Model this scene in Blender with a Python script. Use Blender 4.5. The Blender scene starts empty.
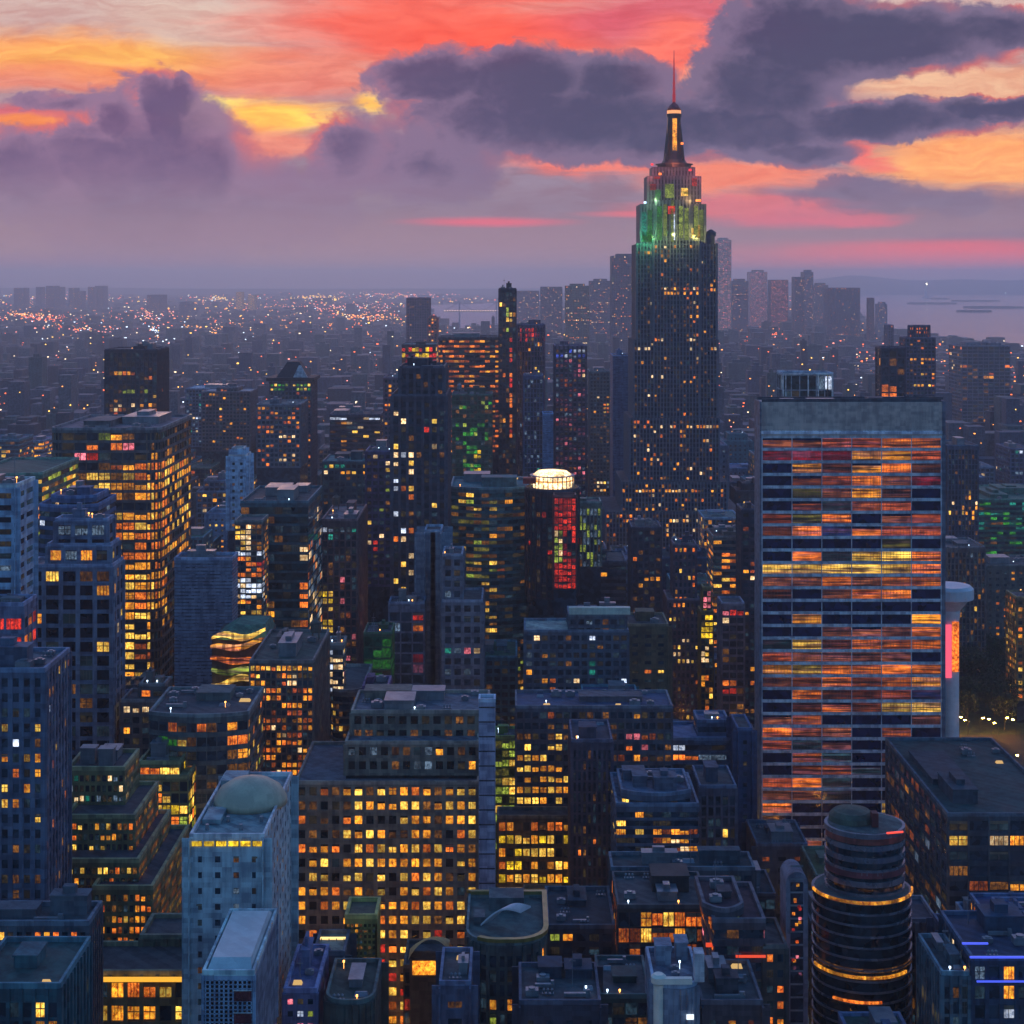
import bpy, math, random
from math import radians, sin, cos, pi, atan, sqrt, hypot
from mathutils import Vector

# ------------------------------------------------------------------ camera, world, sun, exposure
S = bpy.context.scene
COL = S.collection
F, H, HY = 1625.0, 260.0, 278.0        # focal length in pixels, eye height in metres, row of the horizon
cam_d = bpy.data.cameras.new("camera"); cam = bpy.data.objects.new("camera", cam_d); COL.objects.link(cam)
cam.location = (0, 0, H); cam.rotation_euler = (radians(90), 0, 0)
cam_d.sensor_width = 36; cam_d.lens = F / 1024 * 36; cam_d.shift_y = -(512 - HY) / 1024
cam_d.clip_start = 1; cam_d.clip_end = 120000
S.camera = cam
S.view_settings.view_transform = 'Standard'; S.view_settings.look = 'None'; S.view_settings.gamma = 1
S.view_settings.exposure = 0.0
S.render.engine = 'CYCLES'
c = S.cycles
c.use_denoising = True; c.max_bounces = 6; c.diffuse_bounces = 2; c.glossy_bounces = 3; c.volume_bounces = 3
c.transmission_bounces = 2; c.caustics_reflective = False; c.caustics_refractive = False
c.sample_clamp_indirect = 4
try: c.denoising_prefilter = 'ACCURATE'
except Exception: pass

SUN_AZ, SUN_EL = radians(-9), radians(2.5)     # the sun has gone down behind the clouds left of the spire

def srgb(r, g, b):
    f = lambda v: v / 12.92 if v <= .04045 else ((v + .055) / 1.055) ** 2.4
    return (f(r), f(g), f(b), 1)

class NT:
    """tiny helper to write node maths as code"""
    def __init__(s, tree): s.t = tree; s.n = tree.nodes; s.l = tree.links
    def put(s, sock, v):
        if hasattr(v, 'is_output'): s.l.new(v, sock)
        elif v is not None:
            if hasattr(sock.default_value, '__len__') and not hasattr(v, '__len__'): v = [v] * len(sock.default_value)
            if hasattr(sock.default_value, '__len__'): v = list(v)[:len(sock.default_value)]
            sock.default_value = v
    def m(s, op, a, b=None, c=None, clamp=False):
        n = s.n.new('ShaderNodeMath'); n.operation = op; n.use_clamp = clamp
        for i, v in enumerate((a, b, c)):
            if v is not None: s.put(n.inputs[i], v)
        return n.outputs[0]
    def v(s, op, a, b=None):
        n = s.n.new('ShaderNodeVectorMath'); n.operation = op
        s.put(n.inputs[0], a)
        if b is not None: s.put(n.inputs[1], b)
        return n.outputs['Value'] if op in ('LENGTH', 'DOT_PRODUCT', 'DISTANCE') else n.outputs[0]
    def xyz(s, x, y, z=0.0):
        n = s.n.new('ShaderNodeCombineXYZ'); s.put(n.inputs[0], x); s.put(n.inputs[1], y); s.put(n.inputs[2], z); return n.outputs[0]
    def sep(s, v):
        n = s.n.new('ShaderNodeSeparateXYZ'); s.l.new(v, n.inputs[0]); return n.outputs
    def ramp01(s, x, a, b, lo=0.0, hi=1.0, smooth=True):
        n = s.n.new('ShaderNodeMapRange'); n.interpolation_type = 'SMOOTHSTEP' if smooth else 'LINEAR'
        s.put(n.inputs[0], x); n.inputs[1].default_value = a; n.inputs[2].default_value = b
        n.inputs[3].default_value = lo; n.inputs[4].default_value = hi; return n.outputs[0]
    def noise(s, vec, scale, detail=4, rough=.5, dist=0.0, dims='3D', lac=2.0):
        n = s.n.new('ShaderNodeTexNoise'); n.noise_dimensions = dims
        if vec is not None: s.l.new(vec, n.inputs['Vector'])
        n.inputs['Scale'].default_value = scale; n.inputs['Detail'].default_value = detail
        n.inputs['Roughness'].default_value = rough; n.inputs['Distortion'].default_value = dist
        n.inputs['Lacunarity'].default_value = lac
        return n.outputs['Fac'], n.outputs['Color']
    def mix(s, f, a, b, mode='MIX'):
        n = s.n.new('ShaderNodeMix'); n.data_type = 'RGBA'; n.blend_type = mode; n.clamp_factor = True
        s.put(n.inputs[0], f); s.put(n.inputs[6], a); s.put(n.inputs[7], b); return n.outputs[2]
    def ramp(s, x, stops, mode='LINEAR'):
        n = s.n.new('ShaderNodeValToRGB'); s.l.new(x, n.inputs[0]); r = n.color_ramp; r.interpolation = mode
        while len(r.elements) < len(stops): r.elements.new(.5)
        for e, (p, col) in zip(r.elements, stops): e.position = p; e.color = col
        return n.outputs[0]

def build_world():
    w = bpy.data.worlds.new("World"); S.world = w; w.use_nodes = True
    k = NT(w.node_tree); k.n.clear()
    out = k.n.new('ShaderNodeOutputWorld'); bg = k.n.new('ShaderNodeBackground')
    tc = k.n.new('ShaderNodeTexCoord')
    D = k.v('NORMALIZE', tc.outputs['Generated'])
    x, y, z = k.sep(D)
    A = k.m('MULTIPLY', k.m('ARCTAN2', x, y), F)
    V = k.m('MULTIPLY', k.m('DIVIDE', z, k.m('MAXIMUM', k.m('SQRT', k.m('ADD', k.m('MULTIPLY', x, x), k.m('MULTIPLY', y, y))), .02)), F)
    P = k.xyz(A, V, 0)                                  # sky chart: azimuth and height, 1625 units to the radian
    # --- physical dusk sky
    sky = k.n.new('ShaderNodeTexSky'); sky.sky_type = 'NISHITA'; sky.sun_disc = False
    sky.sun_elevation = SUN_EL; sky.sun_rotation = SUN_AZ; sky.air_density = 1.4; sky.dust_density = 2.0; sky.ozone_density = 4.0
    k.l.new(D, sky.inputs[0])
    nish = k.v('MULTIPLY', sky.outputs[0], (SKY_N, SKY_N * 1.20, SKY_N * 1.36))
    # --- noises that shape the clouds
    big, bigc = k.noise(P, .0065, 6, .58, .3)
    puff, puffc = k.noise(k.v('MULTIPLY', P, (1, 1.35, 1)), .026, 9, .66, .25)
    Ps = k.v('MULTIPLY', P, (.22, 1.6, 1)); strk, strkc = k.noise(Ps, .022, 5, .6, .9)
    warp = k.v('ADD', P, k.v('MULTIPLY', k.v('SUBTRACT', bigc, (.5, .5, .5)), (75, 36, 0)))
    warp = k.v('ADD', warp, k.v('MULTIPLY', k.v('SUBTRACT', strkc, (.5, .5, .5)), (60, 18, 0)))
    warpc = k.v('ADD', P, k.v('MULTIPLY', k.v('SUBTRACT', puffc, (.5, .5, .5)), (34, 30, 0)))
    warpc = k.v('ADD', warpc, k.v('MULTIPLY', k.v('SUBTRACT', bigc, (.5, .5, .5)), (40, 22, 0)))
    def chart(px, py): return (F * atan((px - 512) / F), (HY - py) * cos(atan((px - 512) / F)))
    def rdist(vec, px, py, rx, ry):
        cx, cy = chart(px, py)
        return k.v('LENGTH', k.v('MULTIPLY', k.v('SUBTRACT', vec, (cx, cy, 0)), (1 / rx, 1 / ry, 0)))
    # --- clear background by height
    h = k.ramp01(V, 0, 700, smooth=False)
    base = k.ramp(h, [(0, srgb(.76, .57, .58)), (.10, srgb(.60, .50, .57)), (.20, srgb(.64, .53, .60)), (.30, srgb(.80, .60, .58)),
                      (.40, srgb(.86, .72, .68)), (.62, srgb(1, .78, .78)), (1, srgb(.74, .72, .92))])
    # --- lit high cloud: (px, py, rx, ry, colour, strength, softness)
    warm = [
        (60, 54, 190, 24, (1.0, .66, .36), 1.0, .9), (150, 66, 140, 22, (1.0, .72, .34), .9, .8), (40, 78, 150, 16, (.98, .52, .36), .7, .8),
        (215, 22, 110, 34, (.86, .72, .66), .9, .9), (470, -30, 330, 50, (.94, .42, .38), .9, .9),
        (430, 26, 210, 46, (.99, .40, .31), .95, .9), (520, 40, 160, 26, (1.0, .36, .26), .85, .85), (690, 20, 150, 36, (.86, .36, .42), .9, .8), (290, 78, 120, 30, (.96, .52, .42), .85, .9),
        (262, 118, 92, 20, (1.0, .74, .30), 1.25, .8), (225, 106, 34, 8, (1.0, .88, .42), 1.2, .8), (372, 106, 22, 12, (1.0, .78, .36), 1.1, .8),
        (262, 142, 85, 16, (.98, .56, .44), .9, .8), (60, 118, 110, 14, (.90, .36, .38), .8, .8), (20, 122, 46, 7, (1.0, .58, .28), 1.0, .8),
        (664, 62, 52, 44, (1.0, .46, .38), 1.0, .75), (688, 82, 26, 24, (.98, .66, .52), .8, .9), (600, 164, 95, 13, (1.0, .50, .40), .9, .8),
        (540, 150, 60, 8, (.96, .50, .44), .6, .8), (745, 178, 105, 18, (1.0, .55, .42), 1.0, .8), (735, 205, 120, 14, (.94, .46, .47), .8, .8),
        (975, 86, 120, 18, (.96, .72, .56), .9, .7), (985, 158, 130, 30, (1.0, .66, .38), 1.1, .75), (860, 152, 22, 16, (1.0, .45, .40), .9, .8),
        (820, 216, 90, 9, (.92, .44, .48), .7, .8)]
    col = base
    for px, py, rx, ry, cc, st, so in warm:
        r = k.m('ADD', rdist(warp, px, py, rx, ry), k.m('MULTIPLY', k.m('SUBTRACT', strk, .5), .9))
        mask = k.ramp01(r, 1.25, 1.25 - so, 0, min(st, 1.0))
        cl = srgb(*cc); g = max(st, 1.0) * 1.08
        col = k.mix(mask, col, (cl[0] * g, cl[1] * g, cl[2] * g, 1))
    fine = k.noise(k.v('MULTIPLY', warp, (.35, 1.7, 1)), .05, 6, .65, .6)[0]        # wisps and ripples inside the lit cloud
    wisp = k.ramp01(fine, .3, .7, .80, 1.20); wr = k.ramp01(V, 30, 110)
    col = k.mix(wr, col, k.v('MULTIPLY', col, k.xyz(k.m('POWER', wisp, .35), wisp, k.m('MULTIPLY', wisp, 1.0))))
    # --- heavy cloud in front of it: one field, many lobes
    dark = [
        (150, 190, 118, 118, 1), (164, 120, 32, 52, 1.15), (150, 100, 24, 30, 1), (185, 98, 18, 26, .9), (90, 160, 80, 46, 1), (112, 120, 30, 30, .8), (20, 175, 80, 48, .9), (208, 175, 46, 60, 1), (60, 104, 60, 12, .5),
        (352, 152, 50, 44, .55), (425, 170, 80, 40, .6), (250, 205, 130, 50, .5),
        (440, 78, 86, 34, 1), (520, 80, 100, 42, 1), (560, 120, 190, 48, 1), (610, 82, 66, 34, 1), (660, 128, 80, 42, 1),
        (760, 88, 92, 60, 1), (800, 40, 100, 62, 1), (880, 40, 150, 42, 1), (970, 30, 110, 26, .9), (740, 130, 120, 34, 1), (880, 122, 130, 24, 1),
        (990, 112, 110, 15, .9), (800, 152, 70, 18, .8), (860, 195, 70, 20, .55), (950, 200, 44, 16, .6), (1000, 240, 90, 12, .3)]
    fld = None
    for px, py, rx, ry, wt in dark:
        r = rdist(warpc, px, py, rx, ry)
        d = k.m('MULTIPLY_ADD', r, -wt, wt)
        fld = d if fld is None else k.m('SMOOTH_MAX', fld, d, .08)
    fld = k.m('ADD', fld, k.m('MULTIPLY', k.m('SUBTRACT', puff, .5), .66))
    cmask = k.ramp01(fld, -.03, .13)
    # the cloud's own tone: slate on the right, plum on the left, paler towards its base and in thin places
    side = k.ramp01(A, -330, 150)
    deep = k.mix(side, srgb(.41, .32, .47), srgb(.27, .27, .40))
    pale = k.mix(side, srgb(.60, .46, .58), srgb(.48, .42, .54))
    low = k.ramp01(V, 165, 60)
    thick = k.ramp01(fld, .12, .62)
    inner = k.m('MULTIPLY_ADD', k.m('SUBTRACT', big, .5), 1.3, k.m('SUBTRACT', thick, k.m('MULTIPLY', low, .65)))
    inner = k.m('ADD', inner, k.m('MULTIPLY', k.m('SUBTRACT', k.noise(k.v('MULTIPLY', warpc, (1, 1.5, 1)), .05, 6, .6, .2)[0], .5), .8), clamp=True)
    ccol = k.mix(inner, pale, deep)
    # underside lit by the sun below the horizon
    rim = k.m('MULTIPLY', k.ramp01(fld, .30, .06), k.ramp01(V, 90, 150))
    rim = k.m('MULTIPLY', rim, k.ramp01(k.noise(P, .012, 2, .5)[0], .42, .62))
    ccol = k.mix(k.m('MULTIPLY', rim, .8), ccol, srgb(.96, .44, .36))
    col = k.mix(k.m('MULTIPLY', cmask, k.ramp01(V, 50, 115, .25, .97)), col, ccol)
    # --- low streaks
    for px, py, rx, ry, cc, st in [(965, 254, 175, 16, (1.0, .36, .34), 1.0), (900, 262, 260, 22, (.95, .48, .48), .8), (488, 222, 95, 6, (.95, .38, .44), .75),
                                   (640, 214, 70, 4, (.95, .42, .44), .6), (800, 222, 110, 8, (.88, .44, .50), .55), (60, 268, 260, 16, (.62, .46, .55), .5)]:
        r = k.m('ADD', rdist(k.v('ADD', P, k.v('MULTIPLY', k.v('SUBTRACT', strkc, (.5, .5, .5)), (50, 6, 0))), px, py, rx, ry), k.m('MULTIPLY', k.m('SUBTRACT', strk, .5), .5))
        cl = srgb(*cc)
        col = k.mix(k.ramp01(r, 1.2, .15, 0, st), col, (cl[0] * 1.25, cl[1] * 1.15, cl[2] * 1.15, 1))
    # --- the sunset fills the west only; round and above it the dusk sky takes over
    front = k.m('MULTIPLY', k.ramp01(y, .35, .85), k.ramp01(V, 1150, 560))
    low2 = k.m('MULTIPLY', k.ramp01(V, 420, 0), .55)
    col = k.v('MULTIPLY', col, k.xyz(*[k.ramp01(V, 320, 620, 1, 1.9)] * 3))     # unseen sky above the view, brightened to light the haze pink
    rest = k.mix(low2, nish, srgb(.48, .60, .76))
    rest = k.mix(k.m('MULTIPLY', k.ramp01(k.noise(D, 2.2, 5, .55)[0], .45, .68), .55), rest, srgb(.38, .54, .72))
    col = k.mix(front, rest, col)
    col = k.mix(k.ramp01(V, 0, -60), col, srgb(.30, .26, .33))
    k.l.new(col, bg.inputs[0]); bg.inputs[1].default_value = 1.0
    k.l.new(bg.outputs[0], out.inputs[0])
    w.cycles.sampling_method = 'MANUAL'; w.cycles.sample_map_resolution = 512
SKY_N = 0.58
build_world()
sd = bpy.data.lights.new("sun", 'SUN'); sd.energy = .25; sd.angle = radians(10); sd.color = (1, .55, .32)
sun = bpy.data.objects.new("sun", sd); COL.objects.link(sun)
sv = Vector((sin(SUN_AZ) * cos(SUN_EL), cos(SUN_AZ) * cos(SUN_EL), sin(SUN_EL)))
sun.rotation_euler = sv.to_track_quat('Z', 'Y').to_euler(); sun.location = sv * 2000

# ------------------------------------------------------------------ mesh building
class MB:
    def __init__(s): s.v = []; s.f = []; s.m = []
    def quad(s, a, b, c_, d, m=0):
        i = len(s.v); s.v += [a, b, c_, d]; s.f.append((i, i + 1, i + 2, i + 3)); s.m.append(m)
    def box(s, x0, x1, y0, y1, z0, z1, m=0):
        s.prism([(x0, y0), (x1, y0), (x1, y1), (x0, y1)], z0, z1, m)
    def prism(s, poly, z0, z1, m=0, top=None, tm=None, scale_top=None):
        n = len(poly); i = len(s.v); t = top or poly
        s.v += [(x, y, z0) for x, y in poly] + [(x, y, z1) for x, y in t]
        for k in range(n):
            j = (k + 1) % n; s.f.append((i + k, i + j, i + n + j, i + n + k)); s.m.append(m)
        s.f.append(tuple(i + n + k for k in range(n))); s.m.append(m if tm is None else tm)
        s.f.append(tuple(i + n - 1 - k for k in range(n))); s.m.append(m)
    def lathe(s, cx, cy, prof, n=20, m=0, sx=1, sy=1):
        i = len(s.v)
        for r, z in prof: s.v += [(cx + r * sx * cos(2 * pi * k / n), cy + r * sy * sin(2 * pi * k / n), z) for k in range(n)]
        for q in range(len(prof) - 1):
            for k in range(n):
                j = (k + 1) % n; a = i + q * n
                s.f.append((a + k, a + j, a + n + j, a + n + k)); s.m.append(m)
        s.f.append(tuple(i + (len(prof) - 1) * n + k for k in range(n))); s.m.append(m)
        s.f.append(tuple(i + n - 1 - k for k in range(n))); s.m.append(m)
    def tube(s, p, q, r, m=0, n=6, r2=None):
        p = Vector(p); q = Vector(q); d = (q - p).normalized()
        u = d.cross(Vector((0, 0, 1))); u = u.normalized() if u.length > .01 else Vector((1, 0, 0)); w = d.cross(u)
        i = len(s.v); r2 = r if r2 is None else r2
        for b, rr in ((p, r), (q, r2)): s.v += [tuple(b + u * rr * cos(2 * pi * k / n) + w * rr * sin(2 * pi * k / n)) for k in range(n)]
        for k in range(n): j = (k + 1) % n; s.f.append((i + k, i + j, i + n + j, i + n + k)); s.m.append(m)
        s.f.append(tuple(i + n + k for k in range(n))); s.m.append(m); s.f.append(tuple(i + n - 1 - k for k in range(n))); s.m.append(m)
    def build(s, name, mats, parent=None, loc=(0, 0, 0), rz=0, smooth=False):
        me = bpy.data.meshes.new(name); me.from_pydata(s.v, [], s.f)
        if not isinstance(mats, (list, tuple)): mats = [mats]
        for m in mats: me.materials.append(m)
        if len(mats) > 1: me.polygons.foreach_set('material_index', s.m)
        if smooth: me.polygons.foreach_set('use_smooth', [True] * len(s.f))
        me.update()
        o = bpy.data.objects.new(name, me); COL.objects.link(o); o.parent = parent; o.location = loc; o.rotation_euler = (0, 0, rz)
        return o

def tag(o, label=None, cat=None, group=None, kind=None):
    if label: o['label'] = label
    if cat: o['category'] = cat
    if group: o['group'] = group
    if kind: o['kind'] = kind
    return o
def empty(name, loc, rz=0):
    o = bpy.data.objects.new(name, None); COL.objects.link(o); o.location = loc; o.rotation_euler = (0, 0, rz); o.empty_display_size = 2; return o

def offset(poly, d):
    n = len(poly); out = []
    for i in range(n):
        p0 = Vector(poly[i - 1]); p = Vector(poly[i]); p1 = Vector(poly[(i + 1) % n])
        e0 = (p - p0).normalized(); e1 = (p1 - p).normalized()
        n0 = Vector((e0.y, -e0.x)); n1 = Vector((e1.y, -e1.x)); b = n0 + n1
        b = b / max(b.length_squared, .3) * 2 if b.length > 1e-6 else n0
        out.append((p.x + b.x * d, p.y + b.y * d))
    return out
def rect(x0, x1, y0, y1): return [(x0, y0), (x1, y0), (x1, y1), (x0, y1)]
def bowed(x0, x1, y0, y1, bulge, n=10):          # front wall bows out towards -y
    return [(x0 + (x1 - x0) * k / n, y0 - bulge * (1 - (2 * k / n - 1) ** 2)) for k in range(n + 1)] + [(x1, y1), (x0, y1)]
def cornered(x0, x1, y0, y1, r, n=5):            # rounded front corners
    out = [(x0 + r * (1 - cos(pi / 2 * k / n)), y0 + r * (1 - sin(pi / 2 * k / n))) for k in range(n + 1)]
    out += [(x1 - r * (1 - sin(pi / 2 * k / n)), y0 + r * (1 - cos(pi / 2 * k / n))) for k in range(n + 1)]
    return out + [(x1, y1), (x0, y1)]
def ring(cx, cy, r, n=24, sy=1): return [(cx + r * cos(2 * pi * k / n - pi / 2), cy + r * sy * sin(2 * pi * k / n - pi / 2)) for k in range(n)]

# ------------------------------------------------------------------ materials
_M = {}
def _new(key, name):
    m = bpy.data.materials.new(name); m.use_nodes = True; k = NT(m.node_tree); k.n.clear()
    o = k.n.new('ShaderNodeOutputMaterial'); b = k.n.new('ShaderNodeBsdfPrincipled'); k.l.new(b.outputs[0], o.inputs[0]); _M[key] = m
    return m, k, b
def wall(r, g, b_, rough=.75, var=.45, metal=0.0, name='wall_finish'):
    """painted, stone or metal wall: soot streaks running down, blotches, and a slight unevenness panel to panel"""
    key = ('w', r, g, b_, rough, var, metal)
    if key in _M: return _M[key]
    m, k, b = _new(key, name)
    pos = k.n.new('ShaderNodeNewGeometry').outputs['Position']
    a = k.noise(k.v('MULTIPLY', pos, (.55, .55, .06)), 1.0, 5, .65)[0]
    c_ = k.noise(pos, .09, 4, .6)[0]
    d = k.noise(k.v('MULTIPLY', pos, (.28, .28, .3)), 1.0, 0, .5)[0]
    f = k.m('ADD', k.m('MULTIPLY', a, .5), k.m('ADD', k.m('MULTIPLY', c_, .3), k.m('MULTIPLY', d, .2)))
    px_, py_, pz_ = k.sep(pos); pnl = k.n.new('ShaderNodeTexWhiteNoise'); pnl.noise_dimensions = '2D'
    k.l.new(k.xyz(k.m('FLOOR', k.m('MULTIPLY', k.m('ADD', px_, py_), .42)), k.m('FLOOR', k.m('MULTIPLY', pz_, .8)), 0), pnl.inputs['Vector'])
    f = k.m('ADD', f, k.m('MULTIPLY', k.m('SUBTRACT', pnl.outputs['Value'], .5), .13))        # cladding panels, none quite the same
    f = k.ramp01(f, .36, .64)
    col = k.mix(f, (r * (1 - var), g * (1 - var), b_ * (1 - var * .8), 1), (r * (1 + var), g * (1 + var), b_ * (1 + var), 1))
    k.l.new(col, b.inputs['Base Color']); b.inputs['Metallic'].default_value = metal
    bump = k.n.new('ShaderNodeBump'); bump.inputs['Strength'].default_value = .35; bump.inputs['Distance'].default_value = .12
    k.l.new(k.noise(pos, 1.6, 3, .7)[0], bump.inputs['Height']); k.l.new(bump.outputs[0], b.inputs['Normal'])
    k.l.new(k.ramp01(c_, .2, .8, rough - .12, min(1, rough + .12)), b.inputs['Roughness'])
    return m
def glass(r=.02, g=.035, b_=.055, rough=.12, name='window_glass'):
    key = ('g', r, g, b_, rough)
    if key in _M: return _M[key]
    m, k, b = _new(key, name)
    pos = k.n.new('ShaderNodeNewGeometry').outputs['Position']
    cell = k.n.new('ShaderNodeTexVoronoi'); cell.feature = 'F1'; cell.inputs['Scale'].default_value = .45; k.l.new(pos, cell.inputs['Vector'])
    v = k.sep(cell.outputs['Color'])[0]
    k.l.new(k.mix(v, (r * .5, g * .5, b_ * .5, 1), (r * 2.2, g * 2.2, b_ * 2.2, 1)), b.inputs['Base Color'])
    k.l.new(k.ramp01(v, 0, 1, rough * .6, rough * 1.8), b.inputs['Roughness']); b.inputs['IOR'].default_value = 1.5
    bump = k.n.new('ShaderNodeBump'); bump.inputs['Strength'].default_value = .25; bump.inputs['Distance'].default_value = .4
    k.l.new(k.m('ADD', v, k.noise(pos, .35, 2, .5)[0]), bump.inputs['Height']); k.l.new(bump.outputs[0], b.inputs['Normal'])
    return m
GLOW = dict(amber=((1, .70, .20), (.95, .44, .08), 1.0), gold=((1, .86, .38), (1, .62, .12), 1.1), orange=((1, .55, .18), (.88, .30, .06), .95),
            red=((.95, .24, .16), (.60, .07, .06), .8), coral=((.88, .40, .20), (.50, .17, .12), .75), sienna=((.66, .36, .22), (.34, .16, .15), .75), faint=((.30, .25, .14), (.12, .12, .10), .42), faintblue=((.20, .30, .36), (.08, .14, .20), .42), khaki=((.50, .46, .18), (.22, .24, .10), .6), crimson=((.62, .10, .16), (.34, .04, .09), .7), pale=((1, .90, .70), (1, .70, .38), 1.15),
            white=((.92, .95, 1), (.70, .80, 1), 1.1), teal=((.16, .66, .56), (.05, .30, .30), .8), green=((.30, .75, .24), (.08, .36, .12), .7),
            dim=((.52, .33, .12), (.24, .13, .06), .75), plum=((.48, .26, .34), (.22, .13, .24), .6), rust=((.66, .32, .13), (.38, .14, .07), .7),
            blue=((.30, .42, .95), (.12, .18, .60), .9), slate=((.22, .36, .42), (.09, .15, .22), .6), indigo=((.18, .24, .50), (.10, .12, .30), .6), pink=((1, .55, .60), (.85, .25, .36), 1.0), yellow=((1, .84, .16), (.80, .56, .06), 1.0),
            cool=((.46, .56, .66), (.18, .24, .34), .55), lime=((.74, .80, .30), (.32, .44, .12), .7))
def glow(name, stretch=False, gain=1.0):
    """a lit room behind glass: uneven light, furniture and blinds breaking it up"""
    key = ('l', name, stretch, gain)
    if key in _M: return _M[key]
    c1, c0, st = GLOW[name]; m, k, b = _new(key, 'lit_window_' + name)
    pos = k.n.new('ShaderNodeNewGeometry').outputs['Position']
    sc = (.05, .05, 2.2) if stretch else (1.1, 1.1, .8)
    a = k.noise(k.v('MULTIPLY', pos, sc), 1.0, 4, .7, .3)[0]
    room = k.noise(k.v('MULTIPLY', pos, (.21, .21, .33)), 1.0, 1, .5)[0]
    spots = k.ramp01(k.noise(pos, 1.9 if not stretch else .9, 2, .5)[0], .56, .72, 0, 1)
    f = k.ramp01(a, .3, .66); col = k.mix(f, srgb(*c0), srgb(*c1))
    e = k.m('MULTIPLY', k.ramp01(a, .26, .62, .22, 1.1), k.ramp01(room, .3, .68, .45, 1.3))
    e = k.m('ADD', e, k.m('MULTIPLY', spots, .5)); e = k.m('MULTIPLY', e, st * gain * 1.2)
    oi = k.n.new('ShaderNodeObjectInfo').outputs['Random']; isl = k.n.new('ShaderNodeNewGeometry').outputs['Random Per Island']
    rr = k.m('FRACT', k.m('ADD', oi, isl)); e = k.m('MULTIPLY', e, k.ramp01(rr, 0, 1, .30, 1.30, False))
    if stretch:
        e = k.m('MULTIPLY', e, k.ramp01(k.noise(k.v('MULTIPLY', pos, (.035, .035, 1.15)), 1.0, 3, .6)[0], .40, .56, .18, 1.25))
        col = k.mix(k.ramp01(k.noise(k.v('MULTIPLY', pos, (.05, .05, .7)), 1.3, 2, .5)[0], .45, .62, 0, .6), col, srgb(.42, .25, .36))
    b.inputs['Base Color'].default_value = (.02, .025, .03, 1); b.inputs['Roughness'].default_value = .15
    k.l.new(col, b.inputs['Emission Color']); k.l.new(e, b.inputs['Emission Strength'])
    return m
def lamp_mat(name, r, g, b_, st):
    key = ('lm', r, g, b_, st)
    if key in _M: return _M[key]
    m, k, b = _new(key, name); b.inputs['Base Color'].default_value = (.1, .1, .1, 1)
    b.inputs['Emission Color'].default_value = srgb(r, g, b_); b.inputs['Emission Strength'].default_value = st
    return m
def roofing(r, g, b_, name='roofing'): return wall(r, g, b_, .85, .45, 0, name)
DARKM = wall(.03, .034, .042, .5, .3, .2, 'dark_metal')
GREYM = wall(.20, .22, .25, .45, .25, .4, 'grey_metal')
FRAME = wall(.05, .05, .055, .5, .2, 0, 'window_frame')

# ------------------------------------------------------------------ pixel-free placement: a bearing and a distance give a point on the ground
def X(px, Y): return (px - 512) / F * Y
def Z(py, Y): return H - (py - HY) * Y / F
FOOT = []        # (x0, x1, y0, y1, px0, px1, top row, bottom row, name, short)

# unit window meshes (1 x 1, facing -y) shared by every pane
_WM = {}
def window_mesh(gm, kind):
    key = (gm.name, kind)
    if key in _WM: return _WM[key]
    b = MB(); b.box(-.5, .5, -.02, .02, -.5, .5, 0)
    t = .035
    if kind == 1: b.box(-t, t, -.06, -.022, -.5, .5, 1)
    if kind == 2: b.box(-t, t, -.06, -.022, -.5, .5, 1); b.box(-.5, .5, -.05, -.024, .05, .13, 1)
    if kind == 3: [b.box(x - t * .6, x + t * .6, -.06, -.022, -.5, .5, 1) for x in (-.25, 0, .25)]
    if kind == 4: b.box(-.5, .5, -.08, -.022, .18, .5, 2); b.box(-t, t, -.06, -.024, -.5, .16, 1)      # blind half down
    if kind == 5: [b.box(x - .006, x + .006, -.03, -.022, -.5, .5, 1) for x in (-.44, -.33, -.2, -.09, .02, .14, .25, .37, .45)]; b.box(-.5, .5, -.035, -.024, -.06, -.02, 1)
    me = bpy.data.meshes.new('window'); me.from_pydata(b.v, [], b.f)
    for m in (gm, FRAME, wall(.16, .13, .09, .9, .3, 0, 'blind')): me.materials.append(m)
    me.polygons.foreach_set('material_index', b.m); me.update(); _WM[key] = me
    return me

ROOFLAMP = [lamp_mat('roof_lamp_warm', 1, .66, .3, 5), lamp_mat('roof_lamp_white', .8, .9, 1, 4), lamp_mat('lit_skylight', 1, .8, .45, .7)]
def pick(rnd, pal):
    t = rnd.random() * sum(w for _, w in pal)
    for n, w in pal:
        t -= w
        if t <= 0: return n
    return pal[-1][0]

STY = dict(  # fh floor height, bw bay width, sp spandrel height, pw pier width, ps / pp how far they stand out, cap blank top
    grid=dict(fh=3.9, bw=3.6, sp=1.6, pw=1.1, ps=.25, pp=.45, cap=1.6),
    deep=dict(fh=4.4, bw=4.2, sp=1.5, pw=1.0, ps=.5, pp=.9, cap=2),
    bands=dict(fh=3.9, bw=5.0, sp=1.7, pw=.0, ps=.35, pp=.2, cap=2),
    thin=dict(fh=3.8, bw=3.0, sp=.7, pw=.35, ps=.12, pp=.2, cap=1.2),
    fins=dict(fh=3.9, bw=2.6, sp=.8, pw=.8, ps=.1, pp=.6, cap=3),
    plain=dict(fh=4.2, bw=5.5, sp=2.6, pw=3.2, ps=.15, pp=.3, cap=4),
    lattice=dict(fh=2.2, bw=2.0, sp=.8, pw=.75, ps=.3, pp=.3, cap=1.5),
    louvre=dict(fh=1.5, bw=400, sp=.95, pw=.0, ps=.22, pp=.2, cap=1.5))

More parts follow.
